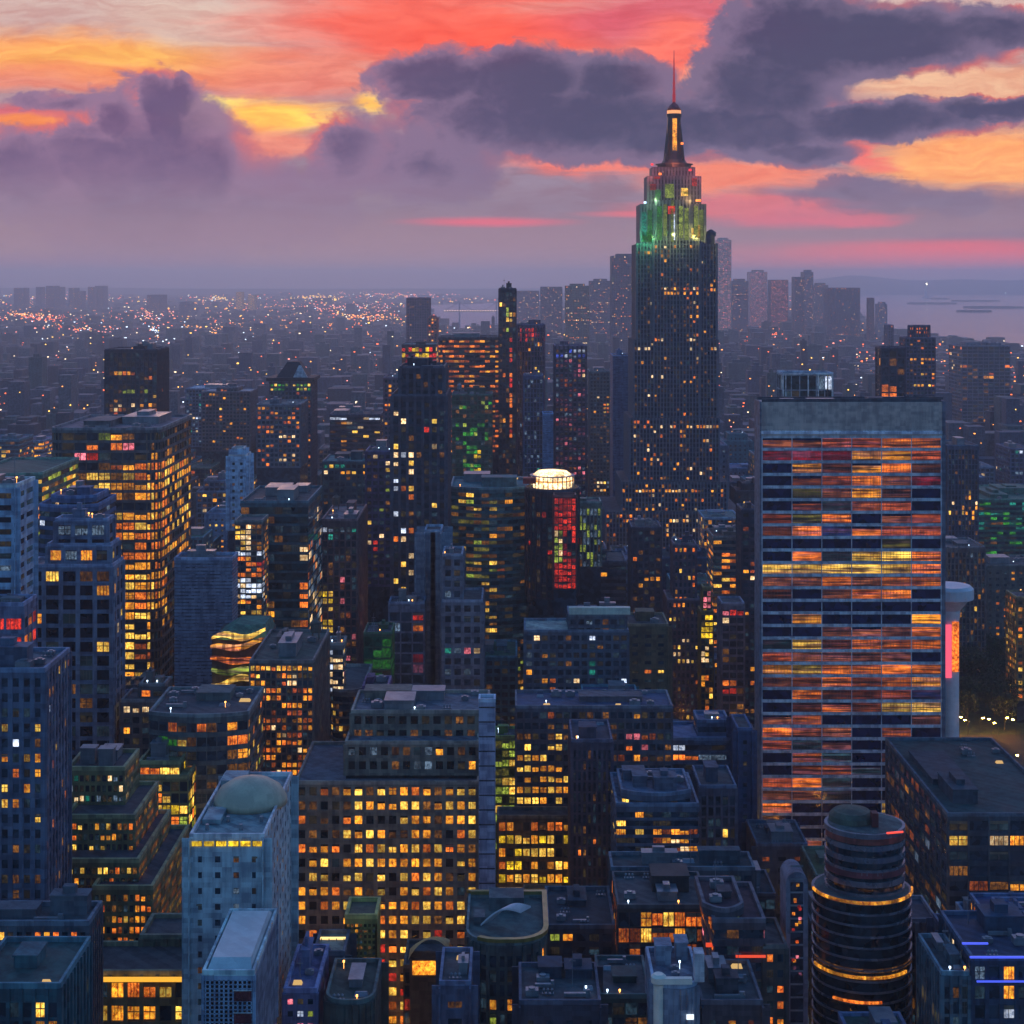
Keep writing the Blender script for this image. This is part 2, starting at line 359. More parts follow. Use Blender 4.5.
def facade(Wm, Gm, lits, poly, z0, z1, st, rnd, litfn, zvis, origin, mat_s=0, mat_p=1):
    """one storey stack on a footprint: glazed core, spandrel at every floor, piers at every bay; lit panes are appended to lits"""
    cap, fh, sp, pw, bw = st['cap'], st['fh'], st['sp'], st['pw'], st['bw']
    Gm.prism(poly, z0, z1 - .25, 0)
    zc = z1 - cap
    Wm.prism(offset(poly, st['ps'] + .03), zc, z1 - .12, mat_s)
    nf = max(1, int((zc - max(z0, zvis)) / fh + .5)); so = offset(poly, st['ps'])
    for f in range(1, nf + 1):
        zt = zc - f * fh + sp
        if zt - sp < z0 - .5: break
        Wm.prism(so, max(zt - sp, z0 + .01), zt, mat_s)
    cx = sum(p[0] for p in poly) / len(poly); cy = sum(p[1] for p in poly) / len(poly)
    n = len(poly); zb = max(z0, zc - nf * fh)
    for i in range(n):
        p = Vector(poly[i]); q = Vector(poly[(i + 1) % n]); e = q - p; L = e.length
        if L < .3: continue
        e.normalize(); nx, ny = e.y, -e.x
        if L < bw * 1.2: nb = 1
        else: nb = max(1, int(L / bw + .5))
        b = L / nb; th = math.atan2(nx, -ny)
        if pw > 0:
            for k in range(nb + 1):
                if k == nb and n > 6: continue
                c_ = p + e * (k * b); w2 = pw / 2; hid = -.2; o = st['pp']
                w2 = w2 if 0 < k < nb else w2 * 1.25
                quad = [(c_.x - e.x * w2 + nx * o, c_.y - e.y * w2 + ny * o), (c_.x + e.x * w2 + nx * o, c_.y + e.y * w2 + ny * o),
                        (c_.x + e.x * w2 + nx * hid, c_.y + e.y * w2 + ny * hid), (c_.x - e.x * w2 + nx * hid, c_.y - e.y * w2 + ny * hid)]
                Wm.prism(quad, zb, z1 - .06, mat_p)
        if ny > .35: continue
        for f in range(nf):
            zt = zc - f * fh; zm = zt - (fh - sp) / 2
            if zm < z0: break
            for k in range(nb):
                g = litfn(rnd, i, f, k, nb, zm, p + e * ((k + .5) * b), ny)
                if not g: continue
                m_ = p + e * ((k + .5) * b)
                w = b - max(pw, .25); hh = (fh - sp) * .96; lits.append((m_.x + nx * .06, m_.y + ny * .06, zm, w, hh, th, g))

def building(name, label, x0, x1, yt, Y, dep, yb=1024, sty='grid', col=(.16, .18, .22), col2=None, gl=(.018, .034, .052), p=.12, pal=None, near=None,
             tiers=None, shape='rect', zones=(), roof=(.06, .07, .08), kit=2, seed=None, cat='building', rows=.05, group=None, over=None, short=None, clust=.75,
             stretch=False, gain=1.0, facemul=1.0, base_z=0.0, bulge=4, table=None, parts=(), fnt=.34):
    """x0, x1: bearings of the front corners; yt: elevation row of the front roof edge at distance Y; dep: depth in metres"""
    rnd = random.Random(seed if seed is not None else hash((x0, x1, yt, Y)) & 0xffff)
    near = (Y < 720) if near is None else near
    st = dict(STY[sty]); st.update(over or {})
    cx = X((x0 + x1) / 2, Y); root_loc = (cx, Y, 0)
    pal = pal or [('amber', 4), ('gold', 3), ('orange', 2), ('dim', 3), ('pale', 1)]
    col2 = col2 or col
    zvis = Z(min(yb, 1040) + 25, Y + dep * .5)
    W, G, lits = MB(), MB(), []
    tl = [(x0, x1, yt, 0, dep, shape)] + [t if len(t) == 6 else t + ('rect',) for t in (tiers or [])]
    rects = []
    off = (rnd.random() * 99, rnd.random() * 99)
    def litfn(rn, face, f, k, nb, z, pt, ny):
        wy = Y + pt.y; px = 512 + F * (cx + pt.x) / wy; py = HY + F * (H - z) / wy
        pp, pl_ = p, pal
        if table and ny < -.9:
            return table(f, k)
        for zx0, zx1, zy0, zy1, zp, zpal in zones:
            if zx0 <= px <= zx1 and zy0 <= py <= zy1: pp = zp; pl_ = zpal or pal
        if ny > -.5: pp *= facemul
        q = math.sin((f * .9 + off[0]) * 1.7) * math.sin((k * .55 + face * 3 + off[1]) * 1.3)
        pp = pp * (1 + clust * 1.6 * q)
        if rows and p > .03 and random.Random(int(off[0] * 977) + f).random() < rows: pp = max(pp, .6)
        if rn.random() < pp: return pick(rn, pl_)
        if sty != 'louvre' and rn.random() < fnt: return rn.choice(('faint', 'faint', 'faintblue', 'faintblue', 'dim') if pl_ is not COOLP else ('faintblue', 'cool', 'faint'))
        return None
    z_prev = base_z
    for ti, (a, b, t, d0, d1, shp) in enumerate(tl):
        Yf = Y + d0; zx0 = X(a, Yf) - cx; zx1 = X(b, Yf) - cx; zt = Z(t, Yf)
        if shp == 'bow': poly = bowed(zx0, zx1, d0, d1, bulge)
        elif shp == 'corner': poly = cornered(zx0, zx1, d0, d1, min(bulge * 2, (zx1 - zx0) * .4))
        elif shp == 'round': poly = ring((zx0 + zx1) / 2, (d0 + d1) / 2, (zx1 - zx0) / 2, 28, (d1 - d0) / (zx1 - zx0))
        else: poly = rect(zx0, zx1, d0, d1)
        facade(W, G, lits, poly, z_prev if ti else base_z, zt, st, rnd, litfn, max(zvis, 0), root_loc)
        rects.append((zx0, zx1, d0, d1, zt, poly))
        if ti == 0: z_prev = max(base_z, zt - 6)
        if ti == 0: zmain = zt
        z_prev = min(r[4] for r in rects) - 1.2
    tint = lambda c_: (c_[0] * 1.08, c_[1] * 1.24, c_[2] * 1.30)      # all wall colours shifted cooler and a little brighter
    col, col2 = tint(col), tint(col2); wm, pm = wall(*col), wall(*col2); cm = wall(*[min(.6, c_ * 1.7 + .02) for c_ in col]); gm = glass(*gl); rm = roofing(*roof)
    # roofs and parapets
    R, P = MB(), MB()
    for (a, b, d0, d1, zt, poly) in rects:
        R.prism(offset(poly, -.4), zt - .24, zt - .05, 0)
        o2 = offset(poly, st['ps'] + .1); i2 = offset(poly, -.45); n = len(poly)
        for i in range(n):
            j = (i + 1) % n
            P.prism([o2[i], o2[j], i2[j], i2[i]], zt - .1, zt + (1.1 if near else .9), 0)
    zt = rects[-1][4]; a, b, d0, d1 = rects[-1][:4]
    glows = sorted(set(l[6] for l in lits))
    if near:
        root = empty(name, root_loc)
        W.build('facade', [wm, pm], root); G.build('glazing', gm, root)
        R.build('roof', rm, root); P.build('parapet', cm, root)
        parent = root
        big = sorted(lits, key=lambda l: (l[6] in ('faint', 'faintblue'), -(l[3] * l[4] * (1.0 if abs(l[5]) < .5 else .35)) - rnd.random() * .01))
        fr = [l for l in big if abs(l[5]) < .9]; sd_ = [l for l in big if abs(l[5]) >= .9]
        big = fr + sd_
        for l in big[:100]:
            kind = 5 if stretch else (rnd.choice((0, 1, 2, 3, 3, 4)) if l[3] > 1.2 else rnd.choice((0, 1, 4)))
            o = bpy.data.objects.new('window', window_mesh(glow(l[6], stretch, gain), kind)); COL.objects.link(o)
            o.parent = root; o.location = l[:3]; o.rotation_euler = (0, 0, l[5]); o.scale = (l[3], 1, l[4] * (1 if stretch else rnd.choice((1, 1, 1, .85))))
        rest = big[100:]
        if rest:
            B = MB(); gi = {g: i for i, g in enumerate(glows)}
            for l in rest: pane(B, l, gi[l[6]], rnd)
            tag(B.build('windows', [glow(g, stretch, gain) for g in glows], root), kind='stuff')
        if kit: roof_kit(root, None, a, b, d0, d1, zt, kit, rnd, wm)
        top = root
    else:
        B = MB(); mats = [wm, pm, gm, rm, GREYM, cm, ROOFLAMP[0], ROOFLAMP[1]] + [glow(g, stretch, gain) for g in glows]; gi = {g: i + 8 for i, g in enumerate(glows)}
        for src, base in ((W, 0), (G, 2), (R, 3), (P, 5)):
            i0 = len(B.v); B.v += src.v; B.f += [tuple(q + i0 for q in f) for f in src.f]; B.m += [q + base for q in src.m]
        for l in lits: pane(B, l, gi[l[6]], rnd)
        if kit: roof_kit(None, B, a, b, d0, d1, zt, kit, rnd, wm)
        top = B.build(name, mats, None, root_loc)
    tag(top, label, cat, group)
    wx = [cx + q[0] for r in rects for q in r[5]]; wy = [Y + q[1] for r in rects for q in r[5]]
    FOOT.append((min(wx), max(wx), min(wy), max(wy), min(t[0] for t in tl), max(t[1] for t in tl), min(t[2] for t in tl), yb, name, short))
    return top, cx, rects

def pane(B, l, m, rnd):
    x, y, z, w, h, th, g = l; ux, uy = cos(th) * w / 2, sin(th) * w / 2
    z0, z1 = z - h / 2, z + h / 2 * rnd.choice((1, 1, 1, .5))
    B.quad((x - ux, y - uy, z0), (x + ux, y + uy, z0), (x + ux, y + uy, z1), (x - ux, y - uy, z1), m)

def roof_kit(root, B, a, b, d0, d1, zt, level, rnd, wm):
    """lift housings, cooling units, ducts, vents, skylights, a water tank, lamps and a mast on the roof"""
    w, d = b - a, d1 - d0
    if w < 4 or d < 4: return
    z = zt - .04; used_ = []
    def room(hx, hy, sx, sy):
        if hx - sx < a + .7 or hx + sx > b - .7 or hy - sy < d0 + .7 or hy + sy > d1 - .7: return False
        if any(abs(hx - u) < sx + p_ + .3 and abs(hy - v_) < sy + q_ + .3 for u, v_, p_, q_ in used_): return False
        used_.append((hx, hy, sx, sy)); return True
    def put(nm, fn, mat, mi):
        if root is not None: q = MB(); fn(q, 0); q.build(nm, mat, root)
        else: fn(B, mi)
    big = root is not None
    for _ in range(level + (3 if big else 1)):
        sx, sy = w * rnd.uniform(.10, .24), d * rnd.uniform(.10, .22); hx, hy = a + w * rnd.uniform(.2, .8), d0 + d * rnd.uniform(.25, .85)
        if not room(hx, hy, sx, sy): continue
        hh = rnd.uniform(1.8, 5.5); light = rnd.random() < .4
        def shed(q, m, hx=hx, hy=hy, sx=sx, sy=sy, hh=hh):
            q.box(hx - sx, hx + sx, hy - sy, hy + sy, z, z + hh, m); q.box(hx - sx - .25, hx + sx + .25, hy - sy - .25, hy + sy + .25, z + hh - .35, z + hh + .02, m)
            if rnd.random() < .4: q.box(hx - sx * .4, hx + sx * .3, hy - sy * .5, hy + sy * .5, z + hh, z + hh + rnd.uniform(1, 2.5), m)
        put('penthouse', shed, GREYM if light else wm, 4 if light else 0)
    n = level * (6 if big else 4)
    for _ in range(n):
        s = rnd.uniform(.9, 2.0); ux, uy = a + w * rnd.uniform(.06, .94), d0 + d * rnd.uniform(.06, .94); kd = rnd.random()
        if kd < .4:
            if not room(ux, uy, s * 1.3, s): continue
            def unit(q, m):
                q.box(ux - s, ux + s * 1.2, uy - s * .8, uy + s * .8, z + .3, z + s * 1.2, m); q.box(ux - s * .8, ux + s, uy - s * .6, uy + s * .6, z, z + .35, m)
                q.lathe(ux + .1, uy, [(s * .55, z + s * 1.2 - .05), (s * .6, z + s * 1.45), (s * .5, z + s * 1.46)], 10, m)
            put('cooling_unit', unit, GREYM, 4)
        elif kd < .65:
            if not room(ux, uy, s * 2.6, .6): continue
            def duct(q, m): q.box(ux - s * 2.5, ux + s * 2.5, uy - .45, uy + .45, z + .3, z + 1.2, m); q.box(ux + s * 1.6, ux + s * 2.4, uy - .4, uy + .4, z, z + 2.0, m)
            put('duct', duct, GREYM, 4)
        elif kd < .85:
            if not room(ux, uy, 1.6, .6): continue
            def vents(q, m):
                q.box(ux - 1.5, ux + 1.5, uy - .5, uy + .5, z, z + .35, m)
                for i_ in (-1, 0, 1): q.lathe(ux + i_, uy, [(.25, z + .3), (.25, z + 1.2), (.42, z + 1.25), (.1, z + 1.6)], 8, m)
            put('vents', vents, GREYM, 4)
        else:
            if not room(ux, uy, s, s * .7): continue
            def sky_(q, m): q.prism(rect(ux - s, ux + s, uy - s * .7, uy + s * .7), z, z + .9, m, top=rect(ux - s * .8, ux + s * .8, uy - s * .1, uy + s * .1))
            put('skylight', sky_, ROOFLAMP[2] if rnd.random() < .3 else GREYM, 3)
    if level >= 2 and rnd.random() < .5 and w > 9 and d > 9:
        tx, ty = a + w * rnd.choice((.16, .84)), d0 + d * .74
        if room(tx, ty, 2, 2):
            def tank(q, m):
                for sx in (-1, 1):
                    for sy in (-1, 1): q.tube((tx + sx * 1.3, ty + sy * 1.3, z), (tx + sx * 1.2, ty + sy * 1.2, z + 3), .14, m, 5)
                q.lathe(tx, ty, [(2, z + 2.9), (2.1, z + 3.1), (2, z + 6.6), (2.2, z + 6.65), (.1, z + 8.2)], 14, m)
            put('water_tank', tank, wall(.12, .09, .07, .8), 4)
    if rnd.random() < .45:
        mx, my, mh = a + w * rnd.uniform(.2, .8), d0 + d * rnd.uniform(.3, .8), rnd.uniform(4, 11)
        def mast(q, m): q.tube((mx, my, z), (mx, my, z + mh), .14, m, 5, .05); q.box(mx - .8, mx + .8, my - .05, my + .05, z + mh * .7, z + mh * .74, m)
        put('antenna', mast, GREYM, 4)
    for _ in range(rnd.choice((0, 0, 1, 2))):                       # small lamps by doors and along the parapet
        lx, ly = a + w * rnd.uniform(.05, .95), d0 + rnd.choice((.5, d * rnd.uniform(.1, .9))); m_ = rnd.randrange(2)
        def lampf(q, m): q.box(lx - .22, lx + .22, ly - .22, ly + .22, z + 1.6, z + 2.05, m); q.tube((lx, ly, z), (lx, ly, z + 1.6), .05, 3 if not big else m, 4)
        put('roof_lamp', lampf, ROOFLAMP[m_], 6 + m_)

def strip(root, name, x0, x1, y, z0, z1, mat, proud=.5):      # a luminous or plain band across the front
    b = MB(); b.box(x0, x1, y - proud, y - .02, z0, z1, 0); return b.build(name, mat, root)

# ------------------------------------------------------------------ ground, water, hills
def structure(name, b, mats, **k): o = b.build(name, mats, **k); o['kind'] = 'structure'; return o
def ground_mat():
    m, k, b = _new('ground', 'ground')
    pos = k.n.new('ShaderNodeNewGeometry').outputs['Position']
    a = k.noise(pos, .004, 6, .65)[0]; c_ = k.noise(pos, .06, 4, .6)[0]
    k.l.new(k.mix(k.ramp01(k.m('ADD', k.m('MULTIPLY', a, .6), k.m('MULTIPLY', c_, .4)), .35, .65), (.018, .022, .024, 1), (.05, .05, .055, 1)), b.inputs['Base Color'])
    b.inputs['Roughness'].default_value = .9
    return m
def water_mat():
    m, k, b = _new('water', 'water')
    pos = k.n.new('ShaderNodeNewGeometry').outputs['Position']
    b.inputs['Base Color'].default_value = (.34, .33, .36, 1); b.inputs['Roughness'].default_value = .14; b.inputs['IOR'].default_value = 1.33
    bump = k.n.new('ShaderNodeBump'); bump.inputs['Strength'].default_value = .3; bump.inputs['Distance'].default_value = 5
    k.l.new(k.noise(k.v('MULTIPLY', pos, (1, .35, 1)), .012, 6, .65)[0], bump.inputs['Height']); k.l.new(bump.outputs[0], b.inputs['Normal'])
    return m
def gpt(px, py, z=0.0):
    Y = (H - z) * F / (py - HY); return (X(px, Y), Y)
g = MB(); g.quad((-42000, -3500, 0), (42000, -3500, 0), (42000, 42000, 0), (-42000, 42000, 0)); structure('ground', g, ground_mat())
BAY = [gpt(*p) for p in [(846, 291), (1180, 289), (1180, 362), (1040, 352), (1000, 343), (955, 338), (915, 334), (888, 330), (868, 322), (856, 306)]]
RIVER = [gpt(*p) for p in [(428, 305), (505, 303), (512, 326), (455, 329), (433, 322)]]
WM_ = water_mat()
def sheet(name, pts, z, mat):
    b = MB(); i = 0; b.v = [(x, y, z) for x, y in pts]; b.f = [tuple(range(len(pts) - 1, -1, -1))]; b.m = [0]
    o = structure(name, b, mat)
    return o
sheet('bay', BAY, .5, WM_); sheet('river', RIVER, .5, WM_)
LANDM = wall(.028, .032, .03, .95, .3, 0, 'land')
for nm, px0, px1, py, dd in [('island', 925, 948, 299, 900), ('island', 905, 958, 304, 700), ('island', 950, 1000, 301.5, 600), ('island', 962, 1024, 308, 700), ('pier_spit', 955, 992, 312, 260)]:
    Yi = (H) * F / (py - HY); a, b_ = X(px0, Yi), X(px1, Yi); n = 26; rr = random.Random(px0); b = MB()
    base = [((a + b_) / 2 + (b_ - a) / 2 * cos(2 * pi * k / n) * rr.uniform(.85, 1), Yi + dd * .5 * sin(2 * pi * k / n) * rr.uniform(.7, 1)) for k in range(n)]
    top = [((x + (a + b_) / 2 * .06) / 1.06 if 0 else x * .97 + (a + b_) / 2 * .03, y * .9 + Yi * .1) for x, y in base]
    b.prism(base, .4, 14, 0, top=top); structure(nm, b, LANDM)
b = MB(); n = 90; rr = random.Random(5)                      # low hills past the bay and a faint ridge along the horizon
for (x0, x1, Yh, hmax, seed) in ((3500, 14500, 27500, 330, 1), (-16000, 2500, 30000, 90, 2)):
    rr = random.Random(seed); i = len(b.v); ph = [rr.uniform(0, 6) for _ in range(4)]
    for q in range(9):
        for k in range(n + 1):
            t = k / n; env = min(1, t * 5, (1 - t) * 4 + .35) ** .8
            hh = hmax * env * (.75 + .14 * sin(t * 7 + ph[0]) + .07 * sin(t * 19 + ph[1]) + .04 * sin(t * 43 + ph[2])) * max(0, 1 - abs(q - 4) / 4) ** .7
            b.v.append((x0 + (x1 - x0) * t, Yh + (q - 4) * 600, max(hh, 0) - 1))
    for q in range(8):
        for k in range(n): a = i + q * (n + 1) + k; b.f.append((a, a + 1, a + n + 2, a + n + 1)); b.m.append(0)
structure('hills', b, LANDM, smooth=True)
# warm lit avenues and cross streets: asphalt sheets with worn lane markings
def road_mat():
    m, k, b = _new('road', 'road'); pos = k.n.new('ShaderNodeNewGeometry').outputs['Position']
    k.l.new(k.mix(k.noise(pos, .5, 4, .6)[0], (.03, .03, .032, 1), (.07, .068, .065, 1)), b.inputs['Base Color']); b.inputs['Roughness'].default_value = .6
    return m
RD = road_mat(); MK = wall(.6, .58, .5, .7, .3, 0, 'road_marking')
b = MB(); mk = MB()
for xa in (-182, -5, 88, 245): b.quad((xa - 9, 200, .006), (xa + 9, 200, .006), (xa + 9, 2600, .006), (xa - 9, 2600, .006)); [mk.quad((xa + o - .1, 200 + i * 9, .014), (xa + o + .1, 200 + i * 9, .014), (xa + o + .1, 204 + i * 9, .014), (xa + o - .1, 204 + i * 9, .014)) for o in (-3, 0, 3) for i in range(120)]
structure('avenue', b, RD); structure('road_markings', mk, MK)
b = MB()
for ya in range(300, 1500, 110): b.quad((-420, ya - 5, .01), (420, ya - 5, .01), (420, ya + 5, .01), (-420, ya + 5, .01))
structure('street', b, RD)

# ------------------------------------------------------------------ palettes
GOLDEN = [('amber', 5), ('gold', 4), ('orange', 2), ('dim', 2)]
FIRE = [('amber', 4), ('orange', 4), ('gold', 2)]
ROSY = [('orange', 4), ('coral', 1), ('amber', 4), ('pale', 2), ('rust', 2)]
COOLP = [('cool', 4), ('pale', 2), ('white', 1), ('teal', 1), ('amber', 1)]
SPARSE = [('pale', 3), ('amber', 4), ('dim', 4), ('cool', 2), ('gold', 2)]
DIMP = [('dim', 5), ('rust', 2), ('amber', 2)]
NAVY = (.035, .05, .085); SLATE = (.10, .12, .16); BLUEG = (.13, .17, .24); PALE = (.36, .40, .47); TEAL = (.03, .085, .10)
BROWN = (.12, .075, .06); TAN = (.20, .16, .13); DARK = (.022, .028, .04); GREYB = (.17, .19, .23)
b = building
# ------------------------------------------------------------------ foreground, west side of the picture
b('low_block', 'low dark block with steep teal roofline at the very bottom corner beside orange rows', -30, 60, 988, 340, 24, 1024, 'fins', TEAL, p=.18, pal=GOLDEN, roof=(.03, .08, .08), short='the teal corner block', kit=1)
b('office_block', 'low office block with packed orange window rows under a flat blue ledge', -30, 88, 925, 385, 12, 1024, 'grid', (.07, .075, .09), p=.2, pal=FIRE, zones=[(-30, 60, 926, 975, .75, FIRE), (60, 90, 926, 1024, .35, ROSY)], over=dict(fh=3.4, bw=2.1, sp=1.5, pw=.8), short='the orange-row office')
pod, cx_, rc = b('podium_hall', 'podium hall with glowing golden cornice over tall lit shopfront bays', 78, 190, 974, 420, 18, 1024, 'deep', (.13, .11, .06), p=.6, pal=GOLDEN, zones=[(80, 190, 1000, 1024, .8, [('gold', 4), ('amber', 3), ('orange', 2), ('white', 1)])], over=dict(fh=6, bw=4.4, sp=2), kit=0, short='the golden-cornice podium')
strip(pod, 'cornice_light', rc[0][0] - .5, rc[0][1] + .5, -1.0, rc[0][4] - 1.2, rc[0][4] - .3, lamp_mat('cornice_light', 1, .72, .2, 1.1), 1.0)
b('grid_tower', 'navy grid tower with scattered yellow windows at the picture edge', -45, 44, 672, 430, 24, 910, 'grid', (.07, .085, .125), (.085, .10, .145), p=.14, pal=GOLDEN + [('white', 1), ('orange', 1)],
  zones=[(-45, 44, 715, 735, .5, GOLDEN), (-45, 44, 745, 790, .4, GOLDEN)], over=dict(fh=4.0, bw=3.1, sp=1.7, pw=1.3), facemul=1.4, roof=(.10, .11, .13), kit=3, short='the navy grid tower', rows=.08)
b('stepped_hotel', 'stepped terraced block with diagonal lattice flank and orange window rows', 94, 152, 889, 455, 50, 975, 'lattice', (.15, .12, .055), (.18, .14, .06), facemul=1.6, fnt=.6, p=.42, pal=FIRE,
  tiers=[(62, 138, 862, 6, 48), (66, 134, 818, 16, 47), (68, 124, 770, 28, 46)], zones=[(94, 152, 900, 925, .6, FIRE), (60, 140, 866, 880, .45, [('gold', 3), ('orange', 1)]), (60, 140, 845, 860, .35, GOLDEN), (60, 138, 775, 818, .3, COOLP)],
  over=dict(fh=3.0, bw=1.7, sp=1.1, pw=.5, ps=.35, pp=.3), roof=(.05, .06, .075), short='the lattice-flanked terraces', kit=1, gl=(.018, .026, .04))
b('lit_hall', 'squat hall with four tall bright yellow windows under the lattice flank', 142, 190, 938, 438, 14, 978, 'deep', (.10, .095, .06), p=.8, pal=[('gold', 5), ('yellow', 2), ('pale', 1)], over=dict(fh=9.5, bw=3.3, sp=2.5, cap=2), kit=0, short='the tall-window hall')
b('entertainment_block', 'stacked block crowded with gold lights and green rooftop glow', 128, 188, 778, 530, 22, 862, 'thin', (.14, .12, .05), p=.8, facemul=1.1, pal=[('gold', 5), ('yellow', 2), ('orange', 2), ('lime', 1)], tiers=[(140, 180, 764, 4, 18)], roof=(.12, .16, .08), short='the gold-lit stacked block', gain=1.3)
b('grid_tower', 'blue-grey gridded tower stepping up to a narrower lilac crown', 27, 112, 567, 600, 16, 765, 'grid', (.11, .13, .185), (.14, .155, .21), p=.05, pal=SPARSE, tiers=[(48, 110, 546, 2, 15), (56, 107, 521, 5, 14)],
  zones=[(70, 112, 725, 765, .55, FIRE), (30, 100, 632, 645, .2, GOLDEN), (56, 107, 525, 545, .25, COOLP)], over=dict(fh=5.2, bw=6.4, sp=1.5, pw=1.6), roof=(.14, .15, .18), short='the lilac-crowned grid tower', gl=(.01, .014, .024))
b('slotted_tower', 'pale grey tower with dark horizontal slots at the picture edge', -50, 16, 487, 540, 20, 592, 'bands', (.27, .32, .40), p=.02, pal=[('cool', 1)], over=dict(fh=4.0, bw=12, sp=2.2, pw=2.5, pp=.2), gl=(.01, .012, .02), short='the slotted grey tower')
b('low_block', 'small mauve block with two red-lit windows below the slotted grey tower', -30, 23, 606, 520, 14, 662, 'plain', (.12, .12, .18), p=.3, pal=[('red', 2), ('orange', 1)], zones=[(-5, 24, 614, 634, 1, [('red', 2), ('orange', 2), ('gold', 1)])], over=dict(fh=6, bw=5.5, sp=2.5, pw=.8), short='the red-window block')
b('curved_office', 'low green-roofed office with curved yellow bands behind the slotted tower', -30, 42, 474, 720, 60, 505, 'bands', (.10, .14, .10), p=.6, pal=[('gold', 3), ('lime', 4), ('amber', 2)], shape='bow', roof=(.05, .10, .08), kit=0, near=False, short='the green curved roof')
b('banded_office', 'low navy office with rounded banded rooftop before the golden tower', 40, 98, 506, 690, 30, 522, 'bands', (.05, .08, .15), p=.12, pal=COOLP, shape='bow', tiers=[(52, 96, 497, 4, 24, 'bow')], roof=(.04, .06, .12), kit=1, short='the navy rounded office')
b('golden_tower', 'tall office tower glowing gold under dark wraparound banded top floors', 50, 159, 430, 800, 78, 695, 'bands', (.09, .085, .09), (.10, .07, .05), p=.12, pal=DIMP, shape='corner', bulge=3,
  zones=[(95, 112, 434, 448, .9, [('lime', 1)]), (70, 132, 444, 452, .6, [('orange', 2), ('pink', 1)]), (75, 105, 455, 462, .7, [('red', 1), ('pink', 1)]), (122, 192, 458, 560, .96, [('amber', 6), ('gold', 3), ('orange', 4)]), (85, 122, 474, 520, .8, GOLDEN), (108, 166, 520, 612, .92, [('amber', 4), ('orange', 4), ('gold', 2)]), (112, 152, 612, 690, .75, [('gold', 4), ('amber', 3), ('rust', 1)]), (166, 192, 470, 560, .6, [('dim', 2), ('amber', 3), ('gold', 2)])],
  over=dict(fh=4.9, bw=6.2, sp=1.35, pw=.5, ps=.5, pp=.35, cap=1.5), facemul=1.0, clust=.15, roof=(.16, .13, .15), near=True, kit=2, short='the golden tower', seed=7)
b('dark_tower', 'lone black slab tower with one orange floor, far off behind the golden tower', 105, 157, 350, 1500, 50, 425, 'fins', (.018, .022, .035), p=.02, pal=FIRE, zones=[(112, 150, 372, 377, .9, FIRE), (124, 148, 388, 392, .7, [('lime', 1), ('gold', 1)]), (105, 157, 405, 420, .25, ROSY)], over=dict(fh=4.2, bw=4), kit=1, short='the lone black slab')
b('blank_slab', 'blank blue-grey louvred slab without windows', 175, 232, 560, 700, 14, 692, 'louvre', (.125, .145, .20), p=0, gl=(.09, .10, .14), roof=(.10, .11, .14), kit=1, short='the blank louvred slab')
b('screen_block', 'small block with glittering white light wall above an orange terrace', 235, 262, 522, 728, 18, 602, 'thin', (.10, .09, .08), p=.5, pal=GOLDEN, zones=[(235, 250, 522, 550, .95, [('pale', 2), ('gold', 2)]), (250, 264, 520, 546, .5, [('dim', 1)]), (235, 264, 550, 557, 1, [('white', 1)]), (235, 264, 560, 576, .5, [('orange', 1), ('red', 1)]), (236, 264, 577, 600, .97, [('white', 3), ('pale', 1)])], over=dict(fh=2.4, bw=2.2, sp=.6), kit=0, short='the glittering light-wall block')
b('teal_tower', 'dark teal glass tower with slanting white floor lines on its flank', 241, 308, 503, 760, 56, 655, 'bands', (.03, .07, .085), p=.03, pal=SPARSE, zones=[(306, 324, 540, 660, .55, [('cool', 3), ('pale', 1), ('orange', 1)]), (296, 304, 540, 650, .35, [('orange', 2), ('pale', 1)]), (240, 300, 640, 655, .4, GOLDEN)], over=dict(fh=4.4, bw=4, sp=1.2, ps=.12), gl=(.008, .03, .038), facemul=1, near=True, short='the dark teal tower', roof=(.03, .06, .07))
b('glasshouse_office', 'low office with bowed front and pale lit ribbon windows', 150, 248, 714, 546, 32, 792, 'bands', (.075, .085, .085), p=.16, pal=[('dim', 3), ('gold', 2), ('lime', 1), ('orange', 1)], shape='bow', bulge=4, zones=[(165, 246, 716, 728, .95, [('dim', 3), ('rust', 2), ('orange', 1)]), (225, 250, 716, 760, .8, GOLDEN), (150, 225, 735, 750, .5, [('dim', 1), ('gold', 1), ('green', 1)])], over=dict(fh=4.7, bw=3.2, sp=1.6, pw=.25), roof=(.05, .06, .075), short='the bowed ribbon-window office', kit=3)
b('annex_block', 'small orange-lit annex with bright yellow rooftop lounge', 122, 160, 702, 600, 16, 765, 'grid', (.09, .08, .08), p=.3, pal=FIRE, zones=[(122, 160, 702, 716, .9, [('gold', 2), ('pale', 1)])], tiers=[(140, 164, 686, 4, 14)], short='the yellow rooftop lounge')
b('pinstripe_tower', 'brown pinstripe office tower speckled all over with rosy orange windows', 250, 313, 663, 590, 52, 792, 'fins', (.085, .065, .06), (.11, .085, .075), p=.62, pal=ROSY, zones=[(250, 313, 664, 672, .95, [('gold', 1), ('amber', 2)]), (254, 276, 664, 676, .9, GOLDEN)], over=dict(fh=2.7, bw=1.9, sp=.9, pw=.5, pp=.35, cap=1), facemul=.35, roof=(.05, .08, .07), short='the rosy pinstripe tower', kit=2)
